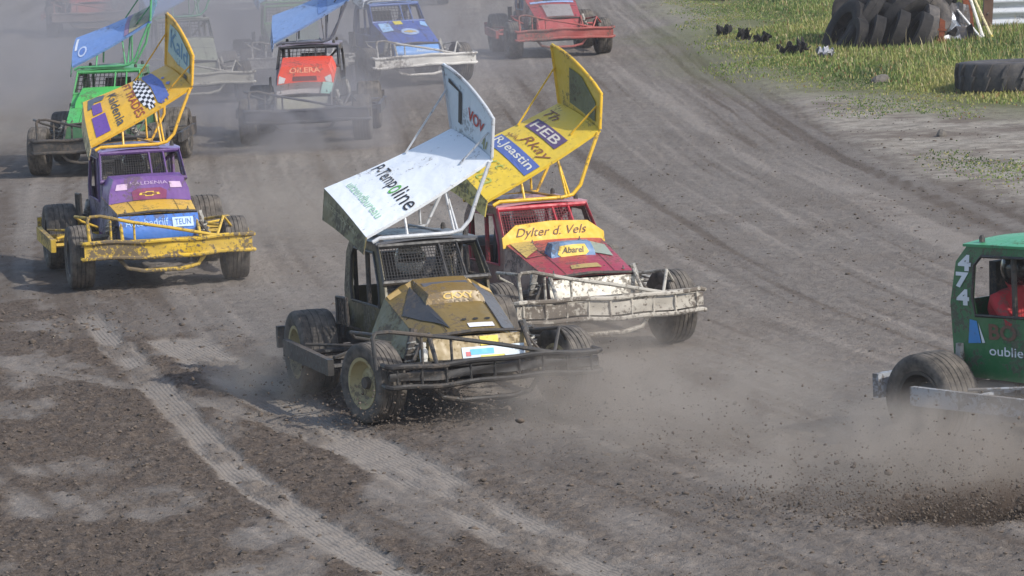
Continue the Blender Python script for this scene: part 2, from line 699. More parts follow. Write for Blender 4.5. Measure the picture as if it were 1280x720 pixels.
def lumps(name, P, S, mat, flat=0.7, jag=0.35, seed=1):
    r = np.random.default_rng(seed)
    n = len(P)
    j = 1 + jag * (r.random((n, len(ICO_V), 1)) - 0.5) * 2
    A = ICO_V[None] * j * (np.stack([r.uniform(.6, 1.3, n), r.uniform(.6, 1.3, n), r.uniform(flat * .6, flat * 1.2, n)], -1) * S[:, None])[:, None, :]
    a = r.uniform(0, 6.28, n)
    ca, sa = np.cos(a)[:, None], np.sin(a)[:, None]
    B = np.stack([A[..., 0] * ca - A[..., 1] * sa, A[..., 0] * sa + A[..., 1] * ca, A[..., 2]], -1) + P[:, None, :]
    Fq = (ICO_F[None] + (np.arange(n) * len(ICO_V))[:, None, None]).reshape(-1, 3)
    me = np_mesh(name, B.reshape(-1, 3), Fq)
    return link(name, me, mat, kind='stuff')


def clod_mat():
    m, nt, bs, out = new_mat('soil_clod')
    tc = nd(nt, 'ShaderNodeTexCoord')
    v = tc.outputs['Object']
    c = mix(nt, mrange(nt, noise(nt, v, 7, 4), 0.3, 0.7), lin('#3f372f'), lin('#6d6156'))
    nt.links.new(c, bs.inputs['Base Color'])
    bs.inputs['Roughness'].default_value = 0.95
    return m


CLOD = clod_mat()
cand = np.stack([rng.uniform(-6.5, 6.5, 140000), rng.uniform(26.5, 62, 140000)], -1)
cf = surf_fields(cand[:, 0], cand[:, 1])
prob = (0.06 + 0.94 * cf[1] + 0.25 * smooth(-0.9, 0.3, cf[7])) * (1 - 0.9 * cf[4]) * smooth(62, 30, cand[:, 1] * 0.9)
keep = rng.random(len(cand)) < prob
cp = cand[keep][:20000]
ch = cf[0][keep][:20000]
cs = np.clip(rng.lognormal(-4.85, 0.5, len(cp)), 0.004, 0.024)
o = lumps('dirt_clods', np.stack([cp[:, 0], cp[:, 1], ch + cs * 0.15], -1), cs, CLOD, flat=.55, jag=.55, seed=3)
tag(o, 'loose brown soil clods strewn over the dirt track', 'dirt')
bp_ = np.concatenate([np.stack([rng.uniform(-5.2, -1.6, 170), rng.uniform(27.5, 41.5, 170)], -1), np.stack([rng.normal(-4.2, .55, 130), rng.normal(42.6, .7, 130)], -1), np.stack([rng.uniform(-1.5, 3.5, 60), rng.uniform(27.5, 33, 60)], -1)])
bh_ = surf_fields(bp_[:, 0], bp_[:, 1])[0]
bs_ = np.clip(rng.lognormal(-3.95, 0.4, len(bp_)), 0.012, 0.042)
o = lumps('dirt_clods', np.stack([bp_[:, 0], bp_[:, 1], bh_ + bs_ * 0.1], -1), bs_, CLOD, flat=.5, jag=.6, seed=13)
tag(o, 'larger dark lumps of turned soil in the near corner of the track', 'dirt')

# ------------------------------------------------------------------ stock cars
BLACK = '#26272a'
WB = 2.0
_SH = {}


def shared(key, fn):
    if key not in _SH:
        _SH[key] = fn()
    return _SH[key]


def tyre_mesh(R, W, rr):
    h_ = W / 2
    prof = [(rr, -h_ * .80), (rr + .03, -h_ * .93), ((R + rr) / 2 + .01, -h_ * 1.02), (R * .93, -h_ * .97), (R * .975, -h_ * .86)]
    # tread with four grooves
    n = 5
    for i in range(n):
        a = -h_ * .80 + i * (h_ * 1.6 / n)
        b = a + h_ * 1.6 / n
        e = (b - a) * .11
        prof += [(R - .009, a + e * .2), (R - .002 * abs(i - 2), a + e), (R - .002 * abs(i - 2), b - e), (R - .009, b - e * .2)]
    prof += [(R * .975, h_ * .86), (R * .93, h_ * .97), ((R + rr) / 2 + .01, h_ * 1.02), (rr + .03, h_ * .93), (rr, h_ * .80)]
    return MB().lathe(prof, 40).mesh('tyre', 40)


def rim_mesh(rr, W):
    h_ = W / 2
    prof = [(rr, -h_ * .8), (rr + .012, -h_ * .86), (rr + .012, -h_ * .9), (rr - .015, -h_ * .88), (rr - .03, -h_ * .55), (rr * .62, -h_ * .30), (rr * .5, -h_ * .42), (rr * .3, -h_ * .44), (0.001, -h_ * .44),
            (0.001, -h_ * .3), (rr * .3, -h_ * .3), (rr * .6, -h_ * .2), (rr - .045, h_ * .3), (rr - .03, h_ * .85), (rr, h_ * .8)]
    return MB().lathe(prof, 36, closed=True).mesh('rim', 40)


def make_wheel(car, name, x, side, R, W, rimmat, steer=0.0, tyre_mat=None, lean=0.0):
    rr = R * 0.60
    hub = shared(('hub',), lambda: MB().lathe([(0.001, -.09), (.045, -.09), (.05, -.07), (.05, .05), (.075, .06), (.075, .1), (0.001, .1)], 16, closed=False).mesh('wheel', 30))
    w = link('wheel', hub, paint(BLACK, .5), car)
    w.location = (x, .80 * side if R < .34 else .78 * side, R)
    w.rotation_euler = (0, 0, steer + (0 if side < 0 else math.pi))
    t = link('tyre', shared(('tyre', R, W), lambda: tyre_mesh(R, W, rr)), tyre_mat or rubber('#2b2a2b', .68), w)
    if not t.data.materials:
        t.data.materials.append(rubber())
    rm = bpy.data.objects.new('rim', shared(('rim', R, W, rimmat.name), lambda: rim_mesh(rr, W)))
    if not rm.data.materials:
        rm.data.materials.append(rimmat)
    COL.objects.link(rm)
    rm.parent = w
    return w


def lerp(a, b, t):
    return a + (b - a) * t


def v3(a, b, t):
    return tuple(lerp(p, q, t) for p, q in zip(a, b))


def make_wing(car, c, cz):
    W = c['wing']
    L1 = Vector(W.get('L1', (-1.15, -.50, 1.36)))
    L2 = Vector(W.get('L2', (-2.12, -.58, 1.69)))
    H1 = Vector(W.get('H1', (-1.15, .60, 1.93)))
    H2 = Vector(W.get('H2', (-2.12, .55, 2.12)))
    T1 = Vector(W.get('T1', (-1.15, .63, 2.26)))
    T2 = Vector(W.get('T2', (-2.12, .50, 2.67)))
    for p in (L1, L2, H1, H2, T1, T2):
        p.z += cz
    nrm = (H1 - L1).cross(L2 - L1).normalized()
    if nrm.z < 0:
        nrm = -nrm

    def S(u, v, off=0.0):
        a = L2.lerp(L1, u)
        b = H2.lerp(H1, u)
        p = a.lerp(b, v)
        return p + nrm * (off + .035 * math.sin(math.pi * u) - .02 * math.sin(math.pi * v))
    main = paint(W['col'], W.get('dirt', .12), .42)
    plane = MB().sheet(lambda u, v: S(u, 1 - v), 8, 10, .028, nrm).build('wing', main, car)
    # side plate on the high side
    pn = (T2 - H2).cross(H1 - H2).normalized()
    if pn.y > 0:
        pn = -pn

    def Pm(u, w, off=0.0):      # u rear->front, w bottom->top
        top = T2.lerp(T1, u) + Vector((0, 0, .05 * math.sin(math.pi * u)))
        return H2.lerp(H1, u).lerp(top, w) + pn * off
    MB().sheet(lambda u, w: Pm(u, w), 8, 4, .014, pn).build('side_plate', paint(W.get('plate', W['col']), W.get('dirt', .12), .42), plane)
    # lip hanging down on the low side
    lf, lr = W.get('lip', (.14, .26))

    def Lm(u, w, off=0.0):
        a = L2.lerp(L1, u) + nrm * (.035 * math.sin(math.pi * u))
        return a + Vector((0, -.03 * w - off, -lerp(lr, lf, u) * w - .004))
    MB().sheet(lambda u, w: Lm(u, w), 6, 2, .012, (0, -1, 0)).build('side_lip', paint(W.get('lipcol', W['col']), .3), plane)
    # edge tube round the side plate and the front edge
    fm = paint(W['frame'], .25, .4)
    rim = [Pm(0, 0), Pm(0, .5), Pm(0, .97)] + [Pm(k / 8, 1) for k in range(1, 8)] + [Pm(1, .97), Pm(1, .5), Pm(1, 0)]
    MB().tube(rim, .016, 8).build('edge_tube', fm, plane)
    zr = 1.345 + cz
    r = .017
    yl = -.46
    loop = [(-1.10, yl, zr - .03), (-1.10, yl + .06, zr), (-1.10, .20, zr), (-1.10, .30, zr + .02), (-1.11, .38, zr + .10), (-1.12, .46, zr + .30), tuple(H1 + Vector((.0, -.02, -.03)))]
    MB().tube(loop, r, 8).build('strut', fm, plane)
    rr_ = [(-1.98, yl, zr - .05), (-1.98, .25, zr - .02), (-2.0, .40, zr + .25), tuple(H2 + Vector((.06, -.03, -.03)))]
    MB().tube(rr_, r, 8).build('strut', fm, plane)
    for (x, y, u, v) in ((-1.10, -.16, .97, .30), (-1.10, .24, .97, .62), (-1.10, .27, .55, .72), (-1.98, .20, .1, .68), (-1.98, -.2, .08, .34)):
        MB().tube([(x, y, zr), tuple(S(u, v, -.03))], .012, 6).build('strut', fm, plane)
    MB().tube([(-1.10, .22, zr), (-1.98, .1, zr)], .012, 6).build('strut', fm, plane)
    MB().tube([(-1.98, yl, zr - .04), (-1.10, -.2, zr + .0)], .010, 6).build('strut', fm, plane)
    # brace between plate and plane
    MB().tube([tuple(Pm(.93, .55, .01)), tuple(S(.80, .82, .01))], .009, 6).build('brace', fm, plane)
    MB().tube([tuple(Pm(.03, .62, .01)), tuple(S(.05, .62, .01))], .009, 6).build('brace', fm, plane)
    plane_map = lambda u, v: S(u, v, .007)
    plate_map = lambda u, w: Pm(u, w, .007)
    lip_map = lambda u, w: Lm(u, w, .007)
    if 'art' in W:
        W['art'](plane, plane_map, plate_map, lip_map)
    return plane


def make_driver(car_o, cz, suit, helmet, label, dx=0.0, dy=0.0):
    """seated driver, top level, in the frame of the car"""
    rz_ = car_o.rotation_euler[2]
    p = thing('person', label, 'person', car_o.location + Matrix.Rotation(rz_, 3, 'Z') @ Vector((dx, dy, 0)), rz_, 'drivers sitting in the stock cars')
    J = [((-1.66, 0, .52 + cz), .17), ((-1.70, 0, .70 + cz), .165), ((-1.71, 0, .86 + cz), .175), ((-1.70, 0, .955 + cz), .075), ((-1.68, 0, 1.03 + cz), .075), ((-1.66, 0, 1.10 + cz), .09)]
    E_ = [(0, 1), (1, 2), (2, 3), (3, 4), (4, 5)]

    def add(pt, r, par):
        J.append((pt, r))
        E_.append((par, len(J) - 1))
        return len(J) - 1
    for s in (-1, 1):
        sh = add((-1.68, .19 * s, .88 + cz), .075, 2)
        el = add((-1.46, .27 * s, .70 + cz), .052, sh)
        wr = add((-1.27, .17 * s, .80 + cz), .034, el)
        pa = add((-1.20, .150 * s, .83 + cz), .034, wr)
        for k in range(4):
            f1 = add((-1.165 + .003 * k, (.150) * s, .865 - .022 * k + cz), .010, pa)
            f2 = add((-1.150, (.128 + .003 * k) * s, .872 - .022 * k + cz), .009, f1)
            add((-1.172, (.112 + .003 * k) * s, .872 - .022 * k + cz), .008, f2)
        t1 = add((-1.205, .122 * s, .855 + cz), .011, pa)
        add((-1.18, .108 * s, .885 + cz), .009, t1)
        hp = add((-1.56, .11 * s, .50 + cz), .105, 0)
        kn = add((-1.18, .15 * s, .62 + cz), .072, hp)
        an = add((-.86, .13 * s, .46 + cz), .050, kn)
        add((-.80, .13 * s, .52 + cz), .040, an)
    me = bpy.data.meshes.new('body')
    me.from_pydata([j[0] for j in J], E_, [])
    ob = bpy.data.objects.new('body', me)
    COL.objects.link(ob)
    sk = ob.modifiers.new('skin', 'SKIN')
    for i, j in enumerate(J):
        d = me.skin_vertices[0].data[i]
        d.radius = (j[1], j[1])
        d.use_root = (i == 0)
    sb = ob.modifiers.new('sub', 'SUBSURF')
    sb.levels = sb.render_levels = 1
    dg = bpy.context.evaluated_depsgraph_get()
    m2 = bpy.data.meshes.new_from_object(ob.evaluated_get(dg))
    bpy.data.objects.remove(ob)
    m2.name = 'body'
    m2.materials.clear()
    m2.polygons.foreach_set('use_smooth', [True] * len(m2.polygons))
    link('body', m2, paint(suit, .1, .8), p)
    # helmet: rounded shell with a chin bar and a visor
    mb = MB()
    prof = []
    R = .138
    ring = 20
    vs_, fs_ = [], []
    rows = 10
    for i in range(rows + 1):
        ph = lerp(-1.0, math.pi / 2, i / rows)
        for k in range(ring):
            a = 2 * math.pi * k / ring
            fx = 1.12 if math.cos(a) > 0 else 1.0
            vs_.append((-1.645 + R * fx * math.cos(ph) * math.cos(a), R * .93 * math.cos(ph) * math.sin(a), 1.10 + cz + R * 1.02 * math.sin(ph)))
    for i in range(rows):
        for k in range(ring):
            k2 = (k + 1) % ring
            fs_.append((i * ring + k, i * ring + k2, (i + 1) * ring + k2, (i + 1) * ring + k))
    hm = mb.add(vs_, fs_).build('helmet', paint(helmet, .05, .25, 0, .5), p, 60)
    vz = MB()
    vz.sheet(lambda u, v: (-1.645 + R * 1.17 * math.cos(lerp(-1.1, 1.1, u)) * math.cos(lerp(-.12, .38, v)), R * .97 * math.sin(lerp(-1.1, 1.1, u)) * math.cos(lerp(-.12, .38, v)), 1.10 + cz + R * 1.02 * math.sin(lerp(-.12, .38, v))), 10, 4, .006, (1, 0, 0))
    vz.build('visor', paint('#15161a', 0.0, .15), hm)
    return p


def make_car(c):
    yaw = rad(c['yaw'])
    cz = c.get('cabz', 0.0)
    near = c.get('near', False)
    x0, y0 = c['pos']
    car = thing('stock_car', c['label'], 'race car', (x0, y0, 0.005), yaw - math.pi / 2, 'stock cars racing on the dirt track')
    B = c['body']
    dirt = c.get('dirt', .3)
    pb = paint(B, dirt)
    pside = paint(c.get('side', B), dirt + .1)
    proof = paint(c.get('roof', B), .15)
    pframe = paint(c.get('frame', BLACK), .45, .5)
    pbump = paint(c.get('bump', BLACK), c.get('bumpdirt', .6), .55)
    prail = paint(c.get('rail', c.get('bump', BLACK)), .45, .5)
    dark = paint('#232326', .5, .7)
    steel = paint('#6a6866', .5, .5, .3)
    st = rad(c.get('steer', 0))
    rimm = paint(c.get('rim', '#3b3a38'), .35, .45)
    # --- running gear
    for s in (-1, 1):
        make_wheel(car, 'wheel', 0, s, .325, .25, rimm, st)
        make_wheel(car, 'wheel', -WB, s, .35, .33, rimm, 0)
    MB().tube([(0, -.70, .33), (0, -.4, .30), (0, .4, .30), (0, .70, .33)], .032).build('front_axle', dark, car)
    MB().tube([(-WB, -.66, .35), (-WB, -.14, .35), (-WB, -.06, .35), (-WB, .06, .35), (-WB, .14, .35), (-WB, .66, .35)], [.04, .04, .12, .12, .04, .04], 10).build('rear_axle', dark, car)
    MB().tube([(.14, -.62, .30), (.14, .62, .30)], .012, 6).build('steering_rod', steel, car)
    for s in (-1, 1):
        for x in (0.0, -WB):
            MB().tube([(x + .04, s * .54, .36), (x + .03, s * .53, .44), (x + .025, s * .525, .445), (x - .02, s * .45, .72)], [.018, .018, .034, .034]).build('shock_absorber', paint(c.get('shock', '#8c8a84'), .5), car)
        MB().tube([(.06 + .05 * math.cos(k * .8), s * (.54 - .0016 * k) + .05 * math.sin(k * .8), .34 + .0062 * k) for k in range(48)], .009, 5).build('coil_spring', paint(c.get('spring', '#b8b4a8'), .4), car)
        MB().tube([(.02, s * .30, .60), (.14, s * .44, .62), (.20, s * .52, .50), (.12, s * .60, .38)], .014, 6).build('hose', dark, car)
        MB().beam((.42, s * .34, .38), (-2.38, s * .34, .40), .06, .09).build('chassis_rail', pframe, car)
        MB().tube([(.02, s * .34, .36), (-.45, s * .55, .33), (.0, s * .62, .30)], .013, 6).build('wishbone', dark, car)
    MB().box(-2.1, .1, -.33, .33, .27, .30).build('floor_pan', dark, car)
    eng = MB().hexa([(-.62, -.22, .32), (.08, -.22, .32), (.08, .22, .32), (-.62, .22, .32), (-.58, -.28, .66), (.0, -.28, .60), (.0, .28, .60), (-.58, .28, .66)]).build('engine', dark, car)
    for s in (-1, 1):
        MB().tube([(-.1, s * .28, .55), (-.15, s * .42, .52), (-.5, s * .50, .46), (-.9, s * .53, .42), (-1.3, s * .55, .42)], .035, 8).build('exhaust_pipe', paint('#6b625a', .6, .6), eng)
    # --- front bumper and rails
    bl, br_ = -.80, .92
    hy = c.get('hoopy', -.74)
    bx = .46
    zb = .415
    bh = c.get('bumph', .16)
    sd = x0 * 3.7 + y0

    def dx_(y, z=0.0):
        return .009 * math.sin(3.1 * y + sd) + .006 * math.sin(9.3 * y + 2 * sd + 14 * z) + .008 * math.sin(17 * y + sd) * max(0, math.sin(2.3 * y + sd))

    def dz_(y):
        return .010 * math.sin(3.7 * y + 1.3 * sd) + .006 * math.sin(11 * y + sd)
    bu = MB().sheet(lambda u, v: (bx + .03 + dx_(lerp(bl, br_, u), v), lerp(bl, br_, u), zb + lerp(-bh / 2, bh / 2, v) * c.get('plate', 1.0) + dz_(lerp(bl, br_, u))), 28, 3, .04, (1, 0, 0)).build('front_bumper', pbump, car)
    for dz in (-bh / 2, bh / 2):
        MB().tube([(bx - .14, bl - .01, zb + dz), (bx + .01, bl - .02, zb + dz)] + [(bx + .036 + dx_(y, dz), y, zb + dz + dz_(y)) for y in [lerp(bl + .02, br_ - .02, k / 16) for k in range(17)]] + [(bx + .01, br_ + .02, zb + dz), (bx - .14, br_ + .01, zb + dz)], .022, 8).build('bumper_tube', pbump, bu)
    MB().beam((bx - .09, bl + .02, zb + bh / 2 - .02), (bx - .09, br_ - .02, zb + bh / 2 - .02), .05, .05).build('bumper_tube', pbump, bu)
    if c.get('plate', 1.0) < 1:
        for k in range(9):
            y = lerp(bl + .06, br_ - .06, k / 8)
            MB().tube([(bx + .03 + dx_(y), y, zb - bh / 2 + dz_(y)), (bx + .03 + dx_(y), y, zb + bh / 2 + dz_(y))], .012, 6).build('bumper_bar', pbump, bu)
    for y in (-.70, -.34, .34, .72):
        MB().beam((bx - .085, y, zb + .02), (bx - .005, y, zb + .02), .04, bh * .7).build('bumper_bracket', pbump, bu)
    # under loop
    MB().tube([(bx - .05, -.46, .34), (bx - .03, -.36, .22), (bx - .02, -.2, .185), (bx - .02, .2, .185), (bx - .03, .36, .22), (bx - .05, .46, .34)], .022).build('bumper_hoop', pbump, bu)
    # raised nerf bar on the car's right, sloping in to the nose
    MB().tube([(bx, hy, .48), (bx - .03, hy - .01, .73), (bx - .04, hy + .02, .765), (bx - .02, hy + .12, .770), (bx, -.30, .69), (bx + .02, .10, .61), (bx + .02, .56, .505)], .018).build('nerf_bar', prail, car)
    MB().tube([(bx - .03, hy, .755), (bx - .35, hy - .10, .75), (bx - .55, hy - .02, .68), (bx - .80, -.56, .58)], .015).build('nerf_bar', prail, car)
    for y in (-.52, -.28):
        MB().tube([(bx, y, .49), (bx - .015, y, .72 if y < -.5 else .69)], .013, 6).build('upright', prail, car)
    for s in (-1, 1):
        MB().tube([(bx - .02, s * .40, .48), (.20, s * .39, .70)], .018).build('stay', prail, car)
    MB().tube([(bx, .56, .49), (bx - .16, .66, .68), (bx - .30, .80, .50)], .015).build('nerf_bar', prail, car)
    MB().tube([(bx - .16, .66, .68), (-.10, .46, .62)], .015).build('nerf_bar', prail, car)
    # --- side rails, rear bumper
    for s in (-1, 1):
        r_ = MB().hexa([(-1.98, s * .985, .33), (-.52, s * .985, .33), (-.52, s * 1.035, .33), (-1.98, s * 1.035, .33), (-1.98, s * .985, .47), (-.52, s * .985, .46), (-.52, s * 1.035, .46), (-1.98, s * 1.035, .47)]).build('side_rail', prail, car)
        for x in (-.55, -1.05, -1.5):
            MB().tube([(x, s * .98, .40), (x - .05, s * .36, .40)], .022, 6).build('rail_bracket', prail, r_)
        MB().tube([(-.56, s * .97, .47), (-.9, s * .62, .50), (-1.45, s * .97, .48)], .014, 6).build('rail_brace', prail, r_)
    rb = MB().box(-2.42, -2.36, -.98, .98, .35, .53).build('rear_bumper', prail, car)
    for s in (-1, 1):
        MB().beam((-2.37, s * .36, .42), (-2.2, s * .34, .40), .05, .07).build('bumper_bracket', prail, rb)
    if not c.get('nobracket'):
        MB().lathe([(0.001, -.30), (.15, -.30), (.17, -.27), (.17, .27), (.15, .30), (0.001, .30)], 20, closed=False).build('fuel_tank', paint('#4a4a4c', .5), car).location = (-2.28, 0, .66)
    # small ladder bracket beside the cab
    br = None if c.get('nobracket') else MB().tube([(-1.72, -.52, .58), (-1.72, -.62, .60), (-1.72, -.62, .82), (-1.50, -.60, .83), (-1.46, -.60, .60), (-1.46, -.5, .56)], .016).build('side_bracket', paint(BLACK, .4), car)
    for x in (-1.65, -1.58, -1.52) if br else ():
        MB().tube([(x, -.615, .60), (x, -.615, .825)], .010, 6).build('bracket_bar', paint(BLACK, .4), br)
    # --- cab
    zc = cz
    hw, hr = .45, .42
    out = [(-.72, .46), (-.86, .99 + zc), (-1.13, 1.29 + zc), (-1.95, 1.28 + zc), (-2.06, 1.16 + zc), (-2.11, .85 + zc), (-2.08, .48)]
    inn = [(-1.0, .79 + zc), (-1.02, .97 + zc), (-1.20, 1.22 + zc), (-1.80, 1.21 + zc), (-1.87, 1.14 + zc), (-1.88, .90 + zc), (-1.85, .77 + zc)]
    cage = paint(c.get('cage', BLACK), .2, .45)

    def yat(z):
        return lerp(hw, hr, min(max((z - .9 - zc) / .4, 0), 1))
    for s in (-1, 1):
        n = len(out)
        vs_ = []
        for off in (0, -.02):
            vs_ += [(x, s * (yat(z) + off), z) for x, z in out] + [(x, s * (yat(z) + off), z) for x, z in inn]
        fs_ = []
        for i in range(n):
            j = (i + 1) % n
            a, b, cc, d = i, j, n + j, n + i
            fs_ += [(a, b, cc, d), (2 * n + d, 2 * n + cc, 2 * n + b, 2 * n + a), (a, 2 * n + a, 2 * n + b, b), (d, cc, 2 * n + cc, 2 * n + d)]
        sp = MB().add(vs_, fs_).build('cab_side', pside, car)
        MB().tube([(x, s * (yat(z) + .004), z) for x, z in inn], .012, 6, True).build('window_frame', cage, sp)
    # roof, gently domed
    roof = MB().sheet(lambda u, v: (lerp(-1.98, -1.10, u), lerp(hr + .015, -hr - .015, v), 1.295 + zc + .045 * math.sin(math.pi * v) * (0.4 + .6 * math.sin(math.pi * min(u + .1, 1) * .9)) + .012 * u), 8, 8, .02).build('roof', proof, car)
    for (x, y) in ((-1.2, -.36), (-1.2, .36), (-1.85, -.36), (-1.85, .36)):
        MB().lathe([(0.001, 0), (.022, 0), (.022, .03), (.012, .05), (0.001, .05)], 8, axis='z', closed=False).build('roof_bolt', dark, roof).location = (x, y, 1.31 + zc)
    # back panel below the open rear window
    MB().box(-2.09, -2.07, -.43, .43, .46, .86 + zc).build('rear_panel', pside, car)
    # roll cage
    for x in (-1.50,):
        MB().tube([(x, -.40, .32), (x, -.40, 1.22 + zc), (x, -.34, 1.27 + zc), (x, .34, 1.27 + zc), (x, .40, 1.22 + zc), (x, .40, .32)], .021).build('roll_cage', cage, car)
    MB().tube([(-1.5, -.38, .45), (-1.5, .38, 1.2 + zc)], .018, 6).build('roll_cage', cage, car)
    MB().tube([(-2.05, -.36, .50), (-2.05, -.36, 1.2 + zc), (-2.03, -.28, 1.255 + zc), (-2.03, .28, 1.255 + zc), (-2.05, .36, 1.2 + zc), (-2.05, .36, .5)], .02).build('roll_cage', cage, car)
    # windscreen frame, wire mesh
    wf = paint(c.get('screen', c.get('cage', BLACK)), .2, .45)
    A0, A1 = (-.855, hw, 1.0 + zc), (-1.115, hr, 1.275 + zc)
    fr = MB().tube([(A0[0], -A0[1], A0[2]), (A1[0], -A1[1], A1[2]), (A1[0], A1[1], A1[2]), (A0[0], A0[1], A0[2])], .026, 8, True).build('windscreen_frame', wf, car)
    MB().tube([(-.86, .10, 1.0 + zc), (-1.11, .10, 1.27 + zc)], .012, 6).build('screen_bar', wf, fr)
    MB().tube([(-.86, .26, 1.0 + zc), (-1.11, .25, 1.27 + zc)], .012, 6).build('screen_bar', wf, fr)
    nxw, nzw = (26, 11) if near else (11, 5)
    mw = MB()
    wr_ = .0042 if near else .006
    ye = .24
    for i in range(nxw + 1):
        t = i / nxw
        mw.tube([(-.86, lerp(-hw + .03, ye, t), 1.01 + zc), (-1.108, lerp(-hr + .03, ye, t), 1.262 + zc)], wr_, 4)
    for i in range(1, nzw):
        t = i / nzw
        mw.tube([(lerp(-.86, -1.108, t), -lerp(hw - .02, hr - .02, t), lerp(1.01, 1.262, t) + zc), (lerp(-.86, -1.108, t), ye, lerp(1.01, 1.262, t) + zc)], wr_, 4)
    mw.build('wire_mesh', paint(c.get('meshcol', '#1d1d20'), .05, .7), fr, kind='stuff')
    # seat, wheel, dash
    MB().hexa([(-1.86, -.22, .40), (-1.36, -.22, .36), (-1.36, .22, .36), (-1.86, .22, .40), (-1.84, -.22, .50), (-1.36, -.22, .46), (-1.36, .22, .46), (-1.84, .22, .50)]).build('seat', dark, car)
    MB().hexa([(-1.93, -.24, .42), (-1.85, -.24, .42), (-1.85, .24, .42), (-1.93, .24, .42), (-1.97, -.17, 1.14 + zc), (-1.90, -.17, 1.14 + zc), (-1.90, .17, 1.14 + zc), (-1.97, .17, 1.14 + zc)]).build('backrest', dark, car)
    MB().box(-.98, -.90, -.42, .42, .72 + zc, .94 + zc).build('dashboard', dark, car)
    sw = MB().tube([(-1.16 + .06 * math.sin(2 * math.pi * k / 16), .15 * math.cos(2 * math.pi * k / 16), .84 + zc - .14 * math.sin(2 * math.pi * k / 16)) for k in range(16)], .013, 6, True).build('steering_wheel', dark, car)
    MB().tube([(-1.16, 0, .84 + zc), (-.95, 0, .80 + zc)], .018, 6).build('steering_column', dark, sw)
    # --- bonnet and nose
    bz0, bz1 = c.get('nosez', .67), c.get('cowlz', .995) + zc
    facet = c.get('facet', 0.0)

    def Bm(a, b, off=0.0):      # a -1..1 (car right..left), b 0 nose .. 1 screen
        x = lerp(.20, -.85, b)
        return Vector((x + off * .3, a * lerp(.40, .45, b), lerp(bz0, bz1, b) + .035 * (1 - a * a) * math.sin(math.pi * min(b + .25, 1) * .8) + off * .95 - facet * max(0.0, (abs(a) - .55) / .45)))
    bon = MB().sheet(lambda u, v: Bm(lerp(1, -1, v), 1 - u), 6, 12, .02).build('bonnet', paint(c.get('bonnet', B), dirt, .38, c.get('bmetal', 0.0)), car)
    for (a, b) in ((-.8, .08), (.8, .08), (-.5, .9), (.5, .9)):
        MB().lathe([(0.001, 0), (.016, 0), (.016, .006), (.006, .010), (.006, .03), (0.001, .032)], 8, axis='z', closed=False).build('bonnet_pin', steel, bon).location = Bm(a, b, .002)
    decal_strokes('panel_seam', [[(-.96 + .12 * k, .545) for k in range(17)], [(-.56, .04 + .1 * k) for k in range(9)], [(.56, .04 + .1 * k) for k in range(9)]], lambda a, b: Bm(a, b, .003), .014, paint('#2a2624', 0, .8), bon)
    for s in (-1, 1):
        fl = c.get('flare', .06)
        MB().hexa([(-.78, s * (.44 + fl), .50), (.20, s * (.385 + fl * .3), .46), (.20, s * .36, .46), (-.78, s * .41, .50), (-.85, s * .449, bz1 - .004 - facet), (.19, s * .399, bz0 - .004 - facet), (.19, s * .375, bz0 - .004 - facet), (-.85, s * .42, bz1 - .004 - facet)]).build('bonnet_side', paint(c['bside'], dirt + .1) if 'bside' in c else pside, car)
    nose_bulge = c.get('bulge', .0)

    def Nm(a, b, off=0.0):      # a -1..1, b 0 bottom..1 top
        return Vector((lerp(.30, .212, b) + nose_bulge * math.sin(math.pi * b) + off, a * .41, lerp(.445, bz0 - .012, b) + off * .2))
    nose = MB().sheet(lambda u, v: Nm(lerp(-1, 1, v), lerp(0, 1, u)), 6, 4, .015, (1, 0, 0)).build('nose_panel', paint(c.get('nose', B), c.get('nosedirt', dirt)), car)
    MB().tube([(.205, -.405, bz0 + .004), (.215, 0, bz0 + .03), (.205, .405, bz0 + .004)], .014, 6).build('nose_trim', dark, nose)
    scoop_map = None
    if c.get('scoop'):
        hwid, b0, hgt, colr = c['scoop']
        base = Bm(0, b0)
        back = Bm(0, c.get('scoop_back', .97))
        xt = base.x - .05
        zt = base.z + hgt
        zb_ = base.z - .03

        def Sm(a, b, off=0.0):      # front face
            w = hwid * (1 - .16 * b * b)
            return Vector((lerp(base.x, xt, b) + off, a * w, lerp(zb_, zt, b) + .018 * (1 - a * a) * b))
        f1 = [Sm(a, b) for b in (0, .5, 1) for a in (-1, -.5, 0, .5, 1)]
        vs_ = f1 + [Vector((back.x, p.y * 1.04, max(p.z * .35 + (back.z + (hgt - .02) * (k // 5) / 2) * .65, back.z - .05))) for k, p in enumerate(f1)]
        fs_ = []
        for r in range(2):
            for q in range(4):
                a = r * 5 + q
                fs_ += [(a, a + 1, a + 6, a + 5), (15 + a, 15 + a + 5, 15 + a + 6, 15 + a + 1)]
        for q in range(4):
            fs_ += [(10 + q, 11 + q, 26 + q, 25 + q), (q, 15 + q, 16 + q, q + 1)]
        for r in range(2):
            fs_ += [(r * 5, r * 5 + 5, r * 5 + 20, r * 5 + 15), (r * 5 + 4, r * 5 + 19, r * 5 + 24, r * 5 + 9)]
        scp = MB().add(vs_, fs_).build('air_scoop', paint(colr, .15), bon)
        scoop_map = lambda a, b: Sm(a, b, .006)
    else:
        scp = bon
    bon_map = lambda a, b: Bm(a, b, .008)
    nose_map = lambda a, b: Nm(a, b, .007)
    if c.get('visor'):
        colr = c['visor']
        pts = [(-.48, -.03), (-.48, .06), (-.34, .165), (0, .185), (.34, .165), (.48, .06), (.48, -.03)]
        vb = MB().prism([(-.80 - z * .25, y, .985 + zc + z) for y, z in pts], (-.015, 0, 0)).build('visor_board', paint(colr, .12), car)
        c['_visor'] = (vb, lambda a, b: Vector((-.80 - b * .17 * .25 + .006, a * .47, .985 + zc + b * .17)))
